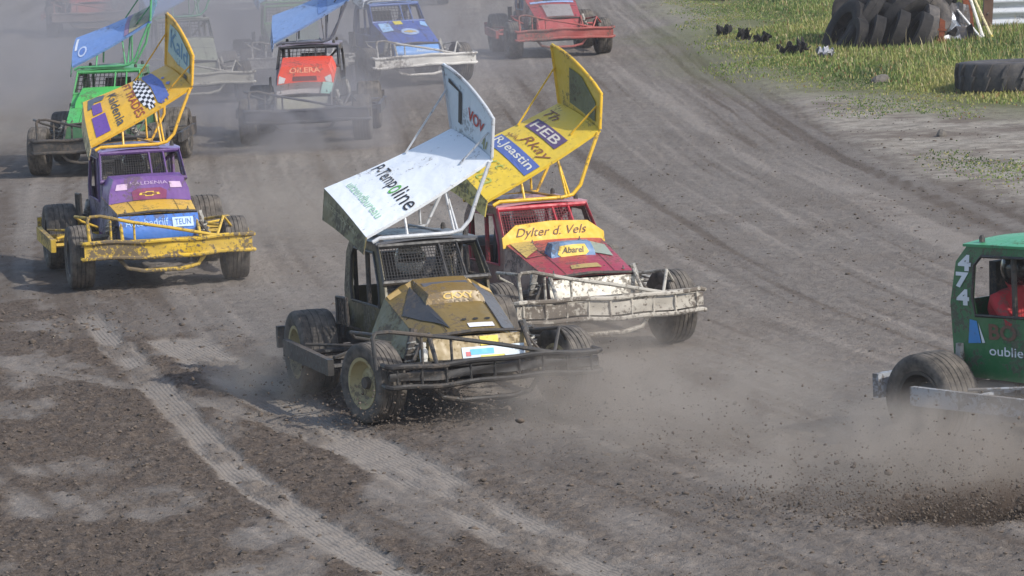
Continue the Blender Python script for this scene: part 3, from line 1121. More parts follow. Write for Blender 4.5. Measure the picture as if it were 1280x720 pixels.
    if c.get('art'):
        c['art'](car, bon, bon_map, nose, nose_map, scp, scoop_map, c)
    if c.get('wing'):
        make_wing(car, c, cz)
    if c.get('driver'):
        make_driver(car, cz, *c['driver'])
    return car


def flat(hexcol):
    return paint(hexcol, .08, .5)


def wiggle(seed, u0, u1, v0, v1, n):
    """hand-painted script that cannot be read: a run of pen strokes"""
    r = random.Random(seed)
    out = []
    for k in range(n):
        a = lerp(u0, u1, k / n)
        w = (u1 - u0) / n
        out.append([(a + w * (.1 + .8 * i / 4), lerp(v0, v1, r.random() if i % 2 else r.random() * .35)) for i in range(5)])
    return out


# --- paint schemes -------------------------------------------------
def gold_wing_art(pl, S, P, Lp):
    blk, grn, pale, red = flat('#26262a'), flat('#5da84e'), flat('#a9d2b4'), flat('#b2342c')
    # nine letters with the green one set apart
    decal_text('lettering', 'P-Temp', S, .05, .31, .55, .45, blk, pl)
    decal_text('lettering', 'o', S, .565, .315, .645, .42, grn, pl)
    decal_text('lettering', 'line', S, .66, .32, .97, .45, blk, pl)
    decal_text('lettering', 'uitzendbureau', S, .14, .13, .86, .20, pale, pl)
    decal_strokes('number', [[(.10, .80), (.34, .74), (.26, .20)]], P, .075, blk, pl)
    decal_text('lettering', 'VOV', P, .50, .38, .84, .62, red, pl, .02, .3)
    decal_strokes('flourish', [[(.78, .15), (.84, .34), (.82, .08)], [(.86, .1), (.90, .3)]], P, .02, flat('#8b8a3c'), pl)
    decal_text('lettering', 'uitzendbureau', lambda u, v: Lp(u, 1 - v), .12, .55, .85, .80, flat('#a59f7c'), pl)


def gold_art(car, bon, Bm, nose, Nm, scp, Sm, c):
    decal_rect('screen_band', -.97, .91, .97, .985, Bm, flat('#c4a468'), bon)
    decal_poly('dark_wedge', [(-.60, .90), (-.97, .62), (-.80, .40), (-.46, .06), (-.54, .5)], Bm, flat('#33373d'), bon)
    decal_poly('grey_side_panel', [(.58, .90), (.96, .86), (.97, .04), (.58, .05)], Bm, flat('#57575a'), bon)
    decal_poly('dark_scoop_top', [(-.90, .64), (.90, .64), (.86, .82), (-.86, .82)], lambda a, b: Bm(a * .5, b) + Vector((0, 0, .040)), flat('#4c4f58'), bon)
    decal_rect('white_sticker', -.08, .055, .44, .12, Bm, flat('#dcdbe2'), bon)
    for a in (-.16, .08, .32):
        decal_poly('cooling_slot', [(a, .185), (a + .05, .20), (a + .11, .20), (a + .13, .185), (a + .08, .17), (a + .03, .17)], Bm, flat('#1d1b18'), bon)
    decal_text('lettering', 'CKXY', Sm, -.42, .50, .70, .90, flat('#c8a64e'), scp, .03)
    decal_text('lettering', 'ADAX', Sm, -.28, .16, .66, .46, flat('#5f4c28'), scp, .03)
    decal_rect('sponsor_sticker', -.34, .08, .92, .60, Nm, flat('#c9d6e0'), nose)
    decal_rect('yellow_sticker', .05, .62, .42, .96, Nm, flat('#d9c235'), nose)
    decal_rect('blue_sticker', -.18, .32, .30, .52, lambda a, b: Nm(a, b) + Vector((.003, 0, 0)), flat('#54b4d8'), nose)
    decal_rect('yellow_sticker', .02, .13, .5, .28, lambda a, b: Nm(a, b) + Vector((.003, 0, 0)), flat('#d9cb55'), nose)
    decal_rect('red_sticker', -.27, .28, -.17, .44, lambda a, b: Nm(a, b) + Vector((.003, 0, 0)), flat('#c9656b'), nose)
    # pale reservoir bottle beside the nose
    b_ = MB().lathe([(0.001, 0), (.028, 0), (.03, .01), (.03, .05), (.034, .055), (.034, .11), (.022, .13), (.015, .14), (.022, .145), (.022, .175), (0.001, .18)], 14, axis='z', closed=False).build('reservoir', paint('#cfcdc6', .15), car)
    b_.location = (.32, -.47, .47)


def purple_wing_art(pl, S, P, Lp):
    pur, blu, red, blk, wht = flat('#6a4a9a'), flat('#5a6fb4'), flat('#9a4a3c'), flat('#4b5058'), flat('#e6e6ea')
    decal_rect('purple_block', .52, .07, .92, .21, S, pur, pl)
    decal_rect('purple_block', .22, .09, .48, .19, S, pur, pl)
    decal_poly('grey_emblem', [(.04, .06), (.30, .045), (.30, .08), (.16, .09), (.18, .22), (.06, .25), (.02, .16)], S, flat('#55606c'), pl)
    decal_text('lettering', 'Kaldenia', S, .12, .28, .92, .37, blk, pl, .01)
    decal_text('lettering', 'FT TRADES', S, .04, .46, .97, .545, red, pl, .01)
    # chequered oval
    grid = 13
    cu, cv, ru, rv = .50, .62, .45, .075
    cells_b, cells_w = MB(), MB()
    for i in range(grid):
        for j in range(4):
            u0 = cu - ru + 2 * ru * i / grid
            u1 = u0 + 2 * ru / grid
            t = max(0.0, 1 - ((u0 + u1) / 2 - cu) ** 2 / ru ** 2) ** .5
            v0 = cv - rv * t + 2 * rv * t * j / 4
            v1 = v0 + 2 * rv * t / 4
            (cells_b if (i + j) % 2 else cells_w).add([S(u0, v0), S(u1, v0), S(u1, v1), S(u0, v1)], [(0, 1, 2, 3)])
    cells_b.build('black_checks', flat('#1e1e22'), pl, 0, 'stuff')
    cells_w.build('white_checks', wht, pl, 0, 'stuff')
    decal_poly('blue_panel', [(.04, .70), (.10, .685), (.5, .71), (.90, .685), (.95, .70), (.9, .80), (.5, .83), (.08, .81)], S, blu, pl)
    decal_text('lettering', 'D', S, .03, .70, .12, .80, flat('#4a5aa4'), pl)
    decal_text('lettering', 'G', S, .88, .70, .97, .78, flat('#4a5aa4'), pl)
    decal_poly('blue_spot', [(.38, .86), (.42, .88), (.46, .86), (.42, .84)], S, flat('#7d86b8'), pl)
    decal_poly('blue_spot', [(.58, .86), (.62, .89), (.68, .86), (.62, .84)], S, flat('#7d86b8'), pl)
    decal_poly('pale_number_panel', [(.10, .30), (.16, .86), (.5, .9), (.90, .80), (.92, .30), (.5, .22)], P, flat('#a8c4c0'), pl)
    decal_text('lettering', 'Kald', lambda u, v: P(u, v) + Vector((0, -.003, .002)), .20, .42, .84, .78, flat('#4f86a8'), pl, .01)
    decal_rect('dark_hole', .70, .06, .82, .16, P, flat('#2a2622'), pl)


def bowtie(mp, cx, cy_, w, h_, mat, parent):
    pts = [(-1, -.35), (-.42, -.35), (-.42, -.75), (.30, -.75), (.42, -.35), (1, -.35), (.9, .35), (.42, .35), (.42, .75), (-.30, .75), (-.42, .35), (-.9, .35)]
    return decal_poly('emblem', [(cx + p[0] * w, cy_ + p[1] * h_) for p in pts], mp, mat, parent)


def up(mp, e=.003):
    return lambda a, b: mp(a, b) + Vector((e, 0, e * .4))


def purple_art(car, bon, Bm, nose, Nm, scp, Sm, c):
    decal_poly('red_emblem_plate', [(-.40, .12), (.40, .12), (.44, .45), (.30, .56), (-.30, .56), (-.44, .45)], Sm, flat('#7a2f5c'), scp)
    bowtie(up(Sm), 0, .34, .26, .12, flat('#d9b83c'), scp)
    bowtie(up(Sm, .006), 0, .34, .19, .075, flat('#5a2430'), scp)
    for s in (-1, 1):
        decal_rect('pale_sticker', s * .70 - .16, .54, s * .70 + .14, .78, Sm, flat('#c9b0d0'), scp)
    decal_text('lettering', 'KALDENIA', Sm, -.50, .70, .50, .82, flat('#b9a2cc'), scp)
    decal_text('lettering', 'Autobedrijf', Nm, -.85, .56, .24, .88, flat('#9fc0e6'), nose)
    decal_rect('white_sticker', .34, .55, .86, .88, Nm, flat('#b9cfe8'), nose)
    decal_text('lettering', 'TEUN', up(Nm), .40, .62, .80, .82, flat('#3a62a8'), nose)


def yellow_wing_art(pl, S, P, Lp):
    pur, blu, wht, brn, grn = flat('#5d4a72'), flat('#5569a8'), flat('#d9d6c8'), flat('#8a5a3a'), flat('#a9b45a')
    decal_rect('purple_block', .14, .65, .86, .77, S, pur, pl)
    decal_text('lettering', 'HEB', up(S), .20, .67, .80, .75, flat('#cfc8bc'), pl, .01)
    decal_rect('blue_block', .06, .34, .97, .475, S, blu, pl)
    decal_text('lettering', 'R.Jeastin', up(S), .10, .362, .92, .458, wht, pl, .01)
    decal_text('lettering', 'Rkay', S, .38, .505, .96, .61, brn, pl, .0, .3)
    decal_text('lettering', 'Th', S, .10, .82, .40, .90, brn, pl, .0, .3)
    decal_text('lettering', 'Kreta', S, .10, .06, .80, .17, grn, pl, -.005, .3)
    decal_text('lettering', 'Sport', S, .06, .20, .70, .30, grn, pl, -.005, .3)
    decal_strokes('lettering', wiggle(38, .1, .4, .50, .56, 5), S, .010, brn, pl)
    decal_poly('dark_number_panel', [(.30, .15), (.36, .80), (.62, .84), (.90, .60), (.90, .12)], P, flat('#59603f'), pl)
    decal_strokes('number', [[(.44, .25), (.46, .72)], [(.56, .7), (.70, .66), (.60, .42), (.76, .34), (.62, .2)]], up(P, -.002), .05, flat('#2c3026'), pl)
    decal_text('lettering', 'Rkay', lambda u, v: Lp(u, 1 - v), .2, .3, .8, .75, flat('#6b6a40'), pl)


def red_art(car, bon, Bm, nose, Nm, scp, Sm, c):
    vb, vm = c['_visor']
    decal_text('lettering', "Dylter d. Vels", vm, -.74, .22, .68, .80, flat('#5a3a22'), vb, 0, .35)
    decal_poly('yellow_shield', [(-.70, .34), (-.62, .80), (.62, .84), (.72, .40), (.55, .22), (-.55, .18)], Sm, flat('#d8b63a'), scp)
    decal_text('lettering', 'Abarel', up(Sm), -.52, .36, .52, .70, flat('#3a2a1c'), scp, .02, .2)
    decal_poly('tan_patch', [(-.95, .55), (-.55, .72), (-.50, .95), (-.93, .95)], Bm, flat('#b8a05a'), bon)
    decal_poly('tan_patch', [(-.35, .12), (.35, .12), (.32, .22), (-.30, .2)], Bm, flat('#a8925a'), bon)
    decal_poly('grey_green_patch', [(.50, .50), (.86, .42), (.92, .75), (.62, .86)], Bm, flat('#8f9a8c'), bon)


def green_wing_art(pl, S, P, Lp):
    decal_rect('white_sticker', .15, .03, .60, .06, S, flat('#dfe4ec'), pl)
    decal_poly('pale_ring', [(.72 + .16 * math.cos(a), .13 + .055 * math.sin(a)) for a in [k * math.pi / 8 for k in range(16)]], S, flat('#c4cfe4'), pl)
    decal_poly('blue_disc', [(.72 + .11 * math.cos(a), .13 + .037 * math.sin(a)) for a in [k * math.pi / 8 for k in range(16)]], up(S), flat('#5f7fc0'), pl)
    decal_rect('mottled_panel', .03, .72, .97, .98, S, flat('#a39a76'), pl)
    decal_rect('red_stripe', .03, .66, .97, .715, S, flat('#9a7a98'), pl)
    decal_strokes('scribble', wiggle(50, .1, .9, .76, .95, 6), up(S), .02, flat('#5d5a4c'), pl)


def plain_blue_art(pl, S, P, Lp):
    decal_rect('pale_sticker', .2, .60, .9, .72, S, flat('#6f8ec4'), pl)


def stripe_art(pl, S, P, Lp):
    decal_rect('red_stripe', .05, .28, .95, .36, S, flat('#c05a5c'), pl)


def orange_art(car, bon, Bm, nose, Nm, scp, Sm, c):
    decal_text('lettering', 'OILERA', Sm, -.6, .60, .6, .88, flat('#f2a07c'), scp, .02)
    decal_rect('dark_intake', -.45, .18, .42, .42, Sm, flat('#6a2a24'), scp)
    for s in (-1, 1):
        decal_poly('white_flash', [(s * .95, .05), (s * .95, .5), (s * .7, .34), (s * .75, .1)], Sm, flat('#c9c2c0'), scp)
    decal_rect('pale_panel', -.9, .2, .9, .95, Nm, flat('#9a978a'), nose)
    decal_rect('coloured_sticker', .6, .02, .96, .4, Bm, flat('#93b8ac'), bon)
    decal_rect('pale_panel', -.95, .02, .55, .16, Bm, flat('#a19a94'), bon)


def blue_art(car, bon, Bm, nose, Nm, scp, Sm, c):
    decal_poly('pale_oval', [(.08 + .36 * math.cos(a), .46 + .15 * math.sin(a)) for a in [k * math.pi / 8 for k in range(16)]], Bm, flat('#9fb4d8'), bon)
    bowtie(up(Bm), .08, .46, .25, .07, flat('#c2a548'), bon)
    decal_rect('yellow_patch', -.26, .82, .06, .97, Bm, flat('#d8c83a'), bon)
    decal_poly('pale_flash', [(-.95, .55), (-.5, .55), (-.45, .9), (-.85, .93)], Bm, flat('#9cc4ec'), bon)
    decal_poly('pale_flash', [(.70, .78), (.96, .7), (.96, .92), (.78, .95)], Bm, flat('#8fbce8'), bon)
    decal_text('lettering', 'Autosloop', Nm, -.1, .42, .85, .74, flat('#cfe0f2'), nose, .01)


def far_red_art(car, bon, Bm, nose, Nm, scp, Sm, c):
    decal_rect('dark_slot', -.32, .80, .55, .98, Bm, flat('#22242a'), bon)
    decal_rect('blue_band', -.9, .70, .9, .79, Bm, flat('#8fa6cc'), bon)
    decal_rect('grey_panel', -.5, .05, .7, .6, Bm, flat('#8d8684'), bon)


def green474_art(car, bon, Bm, nose, Nm, scp, Sm, c):
    cz = c.get('cabz', 0)
    wht = flat('#d8dce0')
    # painted on the car's right-hand side: reads from the tail forward
    def side(u, v):         # u metres forward of the tail, v metres up
        return Vector((-2.10 + u, -(.456 if v < .95 + cz else lerp(.456, .424, min((v - .95 - cz) / .35, 1))), v))
    decal_text('number', '4', side, .07, 1.095 + cz, .20, 1.215 + cz, wht, car, .05)
    decal_text('number', '7', side, .05, .97 + cz, .18, 1.085 + cz, wht, car, .05)
    decal_text('number', '4', side, .06, .84 + cz, .19, .96 + cz, wht, car, .05)
    decal_poly('blue_sail_logo', [(.17, .56 + cz), (.30, .57 + cz), (.26, .73 + cz), (.19, .74 + cz)], side, flat('#3a86c8'), car)
    decal_poly('white_sail_logo', [(.31, .57 + cz), (.34, .575 + cz), (.275, .72 + cz)], side, wht, car)
    decal_text('lettering', 'BO', side, .38, .60 + cz, .66, .72 + cz, flat('#6a4a3a'), car, .03)
    decal_text('lettering', 'oubliek', side, .38, .485 + cz, .80, .555 + cz, wht, car, .01)


CARS = [
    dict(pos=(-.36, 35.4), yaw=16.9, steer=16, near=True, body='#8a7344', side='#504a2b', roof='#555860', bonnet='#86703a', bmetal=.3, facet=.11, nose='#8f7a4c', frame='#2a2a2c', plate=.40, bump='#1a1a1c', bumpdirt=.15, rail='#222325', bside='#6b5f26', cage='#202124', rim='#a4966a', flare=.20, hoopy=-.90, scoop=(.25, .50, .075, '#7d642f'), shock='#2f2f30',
         label='olive gold stock car with white wing, sliding at the front of the pack',
         wing=dict(col='#e4e9ee', plate='#cdd6dc', lipcol='#5f5930', frame='#b9bcc0', dirt=0.0, art=gold_wing_art), art=gold_art,
         driver=('#2c2d33', '#c9c9c9', 'driver in dark overalls seated in the olive gold car')),
    dict(pos=(.64, 39.1), yaw=18, steer=4, near=True, cabz=-.10, body='#96243a', side='#7d5a52', roof='#b0808a', bonnet='#9a2c40', nose='#cbc5b6', nosedirt=.5, frame='#8d8a82', bumph=.18, plate=.62, bump='#b6b0a4', bumpdirt=.75, rail='#a9a59b', cage='#9c2536', screen='#b02a3a', rim='#4a4846', meshcol='#64222c', visor='#e3b52e', scoop=(.21, .44, .11, '#3d6f9c'), scoop_back=.60,
         label='red stock car with yellow wing and muddy white bumper',
         wing=dict(col='#e0c03c', frame='#dcb022', lipcol='#b8a54a', plate='#d3b432', dirt=.1, art=yellow_wing_art), art=red_art,
         driver=('#4a2c34', '#dcd8d4', 'driver with pale helmet behind the mesh of the red car')),
    dict(pos=(-3.63, 45.85), yaw=11.6, steer=0, near=True, body='#6a4c86', side='#5a5478', roof='#837fae', bonnet='#d8ac1e', cowlz=.85, nose='#3a72c4', frame='#b8941a', bump='#cda81c', bumpdirt=.75, rail='#c9a52a', cage='#5a3c70', screen='#5d4078', rim='#2c2c2e', bulge=.05, nosez=.74, scoop=(.43, .56, .22, '#6b4690'),
         label='purple and yellow stock car with amber wing and chequered print',
         wing=dict(L2=(-2.12, -.45, 1.76), H2=(-2.12, .46, 2.11), col='#e2b136', frame='#e0ac2a', lipcol='#c9b27a', dirt=.08, art=purple_wing_art), art=purple_art,
         driver=('#2d2a38', '#3a3640', 'driver in dark helmet inside the purple and yellow car')),
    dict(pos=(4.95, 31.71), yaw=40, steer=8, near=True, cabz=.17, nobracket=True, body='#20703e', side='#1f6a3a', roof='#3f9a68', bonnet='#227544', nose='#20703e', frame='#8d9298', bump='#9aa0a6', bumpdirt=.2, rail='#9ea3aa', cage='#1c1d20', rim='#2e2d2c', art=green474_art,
         label='green stock car numbered 474 with silver side rail and no wing',
         driver=('#b0202a', '#1d1e22', 'driver in bright red overalls inside the green car numbered 474', -.05, -.15)),
    dict(pos=(-5.40, 59.4), yaw=-4, body='#3f9c4c', side='#3a6a48', roof='#5da070', bonnet='#46b054', frame='#2a2a2c', bump='#28282a', bumpdirt=.4, rail='#262628', cage='#3f7a50', screen='#4a9a5a', rim='#2a2a2a', scoop=(.36, .52, .14, '#48b456'), nose='#2e5c3a',
         label='bright green stock car with blue wing and black bumper, behind the amber wing',
         wing=dict(col='#7393cc', frame='#4f9a68', plate='#4f7f9a', lipcol='#5a9a78', dirt=.12, art=green_wing_art)),
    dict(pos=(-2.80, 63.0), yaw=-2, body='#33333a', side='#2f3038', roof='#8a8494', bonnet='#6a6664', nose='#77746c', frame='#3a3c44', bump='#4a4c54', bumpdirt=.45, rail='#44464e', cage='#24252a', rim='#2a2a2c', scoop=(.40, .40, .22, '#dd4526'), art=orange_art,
         label='dark stock car with orange red scoop and plain blue wing in thick dust',
         wing=dict(col='#7f9ac6', frame='#5a5c66', plate='#456cb4', dirt=.1, art=plain_blue_art)),
    dict(pos=(-1.45, 73.9), yaw=17, steer=4, body='#2f4f9c', side='#2c4888', roof='#5a7cb4', bonnet='#2e52a8', nose='#6aa2e4', nosedirt=.1, frame='#a8a6a0', bump='#d6d3cc', bumpdirt=.45, rail='#b4b2ac', cage='#34508c', screen='#3a5a9c', rim='#2a2a2c', bulge=.05, art=blue_art,
         label='blue stock car with pale silver bumper and yellow oval emblem on its bonnet',
         wing=dict(col='#cfd4da', frame='#8c929a', dirt=.1)),
    dict(pos=(1.01, 79.6), yaw=8, steer=3, body='#8d2c30', side='#8a4440', roof='#8a97b4', bonnet='#9a3034', nose='#a0282c', nosedirt=.3, frame='#a04a40', bump='#97403a', bumpdirt=.5, rail='#a03c38', cage='#6a7894', screen='#8fa0c4', rim='#2f2c2a', art=far_red_art, flare=.1,
         label='low red stock car on clear track beyond the yellow wing, apart from the pack',
         wing=dict(col='#7f9cc8', frame='#26272a', dirt=.1)),
    dict(pos=(-4.95, 71.6), yaw=10, body='#8c907a', side='#7c8070', roof='#8a8c84', bonnet='#969a84', nose='#8a8c7c', frame='#7f7d74', bump='#b5b2a6', bumpdirt=.55, rail='#a5a298', cage='#50524e', rim='#3a3a38',
         label='dusty pale olive stock car with big blue wing, half hidden by amber wing',
         wing=dict(col='#8096bd', frame='#5c8a78', plate='#5f7cb0', dirt=.2)),
    dict(pos=(-3.45, 75.0), yaw=6, body='#5a7860', side='#50684f', roof='#707a80', bonnet='#58745c', nose='#9a9a94', frame='#c4c4c0', bump='#c0beb8', bumpdirt=.5, rail='#c6c4be', cage='#5c9a60', rim='#3a3a38',
         label='stock car with light blue red striped wing, mostly hidden by the orange scoop car',
         wing=dict(col='#92bde2', frame='#74a878', plate='#6fa8dc', dirt=.1, art=stripe_art)),
    dict(pos=(-8.45, 92.7), yaw=5, body='#b0524e', side='#a0504c', roof='#b86a64', bonnet='#b85a54', nose='#b06a62', frame='#6a5a58', bump='#8c7a74', bumpdirt=.5, rail='#9a6a64', cage='#5a4440', rim='#3a3836', scoop=(.4, .4, .16, '#b8504a'),
         label='faded red stock car far back in the dust above the green car',
         wing=dict(col='#9a9aa4', frame='#5a5a60', dirt=.2)),
    dict(pos=(-5.70, 97.6), yaw=6, body='#3c5f9c', side='#3a5888', roof='#5a78a8', bonnet='#3f64a8', nose='#5478b0', frame='#b8b8b4', bump='#c2c2be', bumpdirt=.4, rail='#b8b8b4', cage='#3c4c68', rim='#3a3a38',
         label='far blue stock car with white bumper at the back of the pack',
         wing=dict(col='#5a84c0', frame='#6a7a8c', dirt=.2)),
    dict(pos=(-2.05, 99.2), yaw=4, body='#3a3836', side='#3a3836', roof='#4a4846', bonnet='#44423e', nose='#4a4844', frame='#504c48', bump='#8a857c', bumpdirt=.6, rail='#6a665e', cage='#2c2c2c', rim='#c4bfb4',
         label='farthest dark stock car with pale wheel rims, beyond the blue car',
         wing=dict(col='#8a8c92', frame='#4a4a4c', dirt=.2)),
]
for c in CARS:
    make_car(c)

# ------------------------------------------------------------------ verge: tyre heap, scrap, fence
def big_tyre_mesh(R, W, lug=0.03, n=36, rr=None, chevron=True):
    rr = rr or R * .55
    h_ = W / 2
    prof = [(rr, -h_ * .72), (rr + .03, -h_ * .9), ((R + rr) / 2, -h_ * 1.03), (R * .92, -h_ * .98), (R - lug, -h_ * .85), (R - lug, h_ * .85), (R * .92, h_ * .98), ((R + rr) / 2, h_ * 1.03), (rr + .03, h_ * .9), (rr, h_ * .72), (rr + .02, h_ * .6), (R - lug - .05, h_ * .75), (R - lug - .05, -h_ * .75), (rr + .02, -h_ * .6)]
    return MB().lathe(prof, n, axis='z').mesh('tyre_carcass', 45)


def lug_mesh(R, W, lug, s):
    """one slanted tread bar, on the +x side of the tyre"""
    h_ = W / 2
    a0, a1 = (-.02, .20) if s > 0 else (.13, -.09)
    pts = []
    for r in (R - lug - .004, R):
        for (t, zz, w) in ((0, 0.0, .052), (.5, .45, .05), (1, .93, .045)):
            a = lerp(a0, a1, t) * .45 / R
            for e in (-1, 1):
                aa = a + e * w / R * .55
                rr_ = r - (.02 if t == 1 else 0)
                pts.append((rr_ * math.cos(aa), rr_ * math.sin(aa), s * zz * h_ + (-.015 * s if t == 0 else 0)))
    fs = []
    for t in range(2):
        b = t * 2
        fs += [(6 + b, 6 + b + 1, 6 + b + 3, 6 + b + 2), (b, b + 2, 6 + b + 2, 6 + b), (b + 1, 6 + b + 1, 6 + b + 3, b + 3), (b, b + 1, b + 3, b + 2)]
    fs += [(0, 6, 7, 1), (4, 5, 11, 10)]
    return MB().add(pts, fs).mesh('tread_bar', 30)


OLD = rubber('#131316', .10, 'old_rubber')
OLD2 = rubber('#35353a', .5, 'dusty_rubber')


def lug_tyre(name, label, loc, rot, R, W, nl, mat, group=None, lug=.045):
    t = thing(name, label, 'tyre', loc, 0, group)
    t.rotation_euler = rot
    link('carcass', shared(('big', R, W, lug), lambda: big_tyre_mesh(R, W, lug)), mat, t)
    for s in (-1, 1):
        me = shared(('lug', R, W, lug, s), lambda: lug_mesh(R, W, lug, s))
        for k in range(nl):
            o = link('tread_bar', me, mat, t)
            o.rotation_euler = (0, 0, 2 * math.pi * k / nl)
    return t


lug_tyre('tractor_tyre', 'big tractor tyre lying flat on the grass with chevron tread', (7.62, 66.4, .27), (rad(-1.5), rad(1.0), .3), .92, .42, 20, rubber('#3a3b40', .32, 'tractor_rubber'), lug=.05)
lug_tyre('marker_tyre', 'black tyre lying flat at the far corner of the dirt path', (4.85, 95.3, .24), (0, 0, 0), .62, .34, 16, OLD)

# collapsed heap of old tyres: each leans on the one below it
HEAP = [  # x, y, z, tilt about y (lean), tilt about x, R, W, label
    (5.98, 77.7, .36, 58, 8, .55, .30, 'lowest old tyre at the tip of the black tyre heap'),
    (6.28, 77.9, .50, 52, -6, .60, .32, 'second old tyre from the tip of the black tyre heap'),
    (6.55, 77.5, .34, 62, 16, .50, .28, 'small old tyre leaning at the front of the black tyre heap'),
    (6.62, 78.2, .66, 47, 4, .66, .34, 'old tyre slumped across the middle of the black tyre heap'),
    (6.98, 77.7, .44, 56, -12, .56, .30, 'smooth old tyre leaning at the front right of the black heap'),
    (7.00, 78.5, .86, 44, 8, .70, .36, 'wide old tyre high in the middle of the black heap'),
    (7.34, 77.6, .30, 66, 22, .46, .28, 'old tyre half sunk in grass before the pale grey one'),
    (7.46, 78.4, .80, 58, -5, .72, .34, 'pale grey dusty tyre standing at the end of the black heap'),
    (7.30, 79.1, 1.15, 40, 0, .70, .36, 'topmost old tyre of the black heap'),
    (6.75, 78.9, .95, 42, -8, .64, .34, 'old tyre at the back of the black heap above its slope'),
    (6.10, 77.2, .22, 70, 20, .38, .24, 'small flat old tyre lying at the foot of the black heap tip'),
    (6.42, 77.1, .24, 64, 28, .40, .24, 'small old tyre in the grass before the slumped black tyres'),
    (6.80, 77.2, .28, 60, 24, .44, .26, 'small leaning tyre low in the middle of the black heap front'),
    (7.16, 77.1, .26, 52, 30, .42, .26, 'low old tyre in the grass beside the rusty iron bar'),
    (6.40, 78.6, .70, 50, -14, .52, .28, 'old tyre on the back slope of the black heap near its tip'),
    (7.10, 79.4, 1.30, 48, 12, .56, .30, 'old tyre at the very back of the heap under the topmost one'),
    (7.62, 79.2, 1.05, 66, -8, .58, .30, 'upright old tyre at the back of the heap above the scrap'),
    (6.25, 78.30, 0.62, 35, 30, 0.46, 0.22, 'flat lying worn tyre inside the black heap near its tip'),
    (6.70, 78.60, 1.00, 65, -30, 0.50, 0.22, 'thin worn tyre edge on near the top of the black heap'),
    (6.95, 78.10, 0.80, 30, 35, 0.48, 0.24, 'flat worn tyre under the wide one in the black heap'),
    (7.20, 78.20, 0.72, 70, -25, 0.50, 0.22, 'upright worn tyre beside the pale grey one in the heap'),
    (7.42, 78.00, 0.50, 38, 40, 0.44, 0.22, 'low worn tyre lying flat before the pale grey one'),
    (6.50, 78.10, 0.55, 75, -20, 0.42, 0.20, 'steep thin tyre between the second and slumped tyres of the heap'),
    (7.00, 79.20, 1.25, 28, 20, 0.52, 0.24, 'nearly flat worn tyre capping the back of the black heap'),
    (7.50, 78.90, 0.95, 36, -35, 0.46, 0.22, 'flat worn tyre behind the pale grey one in the heap'),
    (7.80, 78.8, .62, 62, 12, .60, .32, 'last old tyre of the black heap beside the scrap metal'),
]
for (x, y, z, ty, tx, R, W, lab) in HEAP:
    W = W * .82
    t = thing('old_tyre', lab, 'tyre', (x, y, z), 0, 'old tyres in the heap on the grass')
    t.rotation_euler = (rad(tx + 8), rad(-ty), rad(38 * math.sin(x * 17 + y * 5)))
    mt = OLD2 if 'grey' in lab else OLD
    c_ = link('carcass', shared(('flat', R, W, mt.name), lambda: big_tyre_mesh(R, W, .02, 40)), mt, t)
    def ribs(R=R, W=W):
        mb = MB()
        for zz in (-.62, -.22, .22, .62):
            mb.lathe([(R - .022, zz * W / 2 - .03), (R - .004, zz * W / 2 - .026), (R - .004, zz * W / 2 + .026), (R - .022, zz * W / 2 + .03)], 40, axis='z')
        return mb.mesh('tread', 40)
    tr_ = link('tread', shared(('ribs', R, W, mt.name), ribs), mt, t)
    tr_['kind'] = 'stuff'

# rusty drum, scrap, poles, posts and the corrugated fence
def rust():
    m, nt, bs, out = new_mat('rust')
    v = nd(nt, 'ShaderNodeTexCoord').outputs['Object']
    c = mix(nt, mrange(nt, noise(nt, v, 8, 5), .35, .65), lin('#5a2c1c'), lin('#8a4a2e'))
    nt.links.new(c, bs.inputs['Base Color'])
    bs.inputs['Roughness'].default_value = .85
    return m


RUST = rust()
WOODM = paint('#5a4030', .3, .8)
bar = thing('rusty_bar', 'narrow rusty iron bar standing between tyre heap and scrap metal', 'iron bar', (7.58, 77.3, 0))
bar.rotation_euler = (0, rad(5), 0)
MB().hexa([(-.05, -.03, -.05), (.05, -.03, -.05), (.05, .03, -.05), (-.05, .03, -.05), (-.045, -.03, .52), (.05, -.03, .47), (.05, .03, .47), (-.045, .03, .52)]).build('web', RUST, bar)
for z in (.12, .30):
    MB().box(-.075, .075, -.045, -.031, z, z + .035).build('strap', RUST, bar)


def scrap(x, y, z, w, h_, rz, tilt, hexc, label, seed):
    r = random.Random(seed)
    k = [[r.uniform(-.05, .05) for _ in range(4)] for _ in range(5)]
    o = MB().sheet(lambda u, v: ((u - .5) * w, k[int(u * 4)][int(v * 3)] + .05 * math.sin(u * 7 + seed), v * h_ + .03 * math.sin(u * 9 + seed)), 4, 3, .006).build('scrap_sheet', paint(hexc, .35, .4, .4), smooth=20)
    o.location = (x, y, z)
    o.rotation_euler = (rad(tilt), rad(r.uniform(-25, 25)), rad(rz))
    return tag(o, label, 'scrap metal', 'crumpled scrap sheets by the tyre heap')


scrap(7.95, 78.6, .08, .50, .46, 15, -30, '#8f97a2', 'pale crumpled metal sheet on top of the scrap beside the tyres', 1)
scrap(8.02, 78.2, .04, .55, .30, -20, -38, '#2c2d33', 'dark crumpled sheet lying lowest in the scrap beside the tyres', 2)
scrap(8.12, 78.9, .14, .42, .55, 35, -15, '#3a3c44', 'dark upright torn sheet behind the scrap by the rusty post', 3)
scrap(7.86, 78.1, .02, .36, .22, 5, -50, '#b3b6bd', 'small light grey metal strip in the scrap beside the rusty bar', 4)
scrap(8.26, 78.5, .03, .34, .34, 50, -35, '#4a4c54', 'grey bent sheet in the scrap behind the white poles', 5)


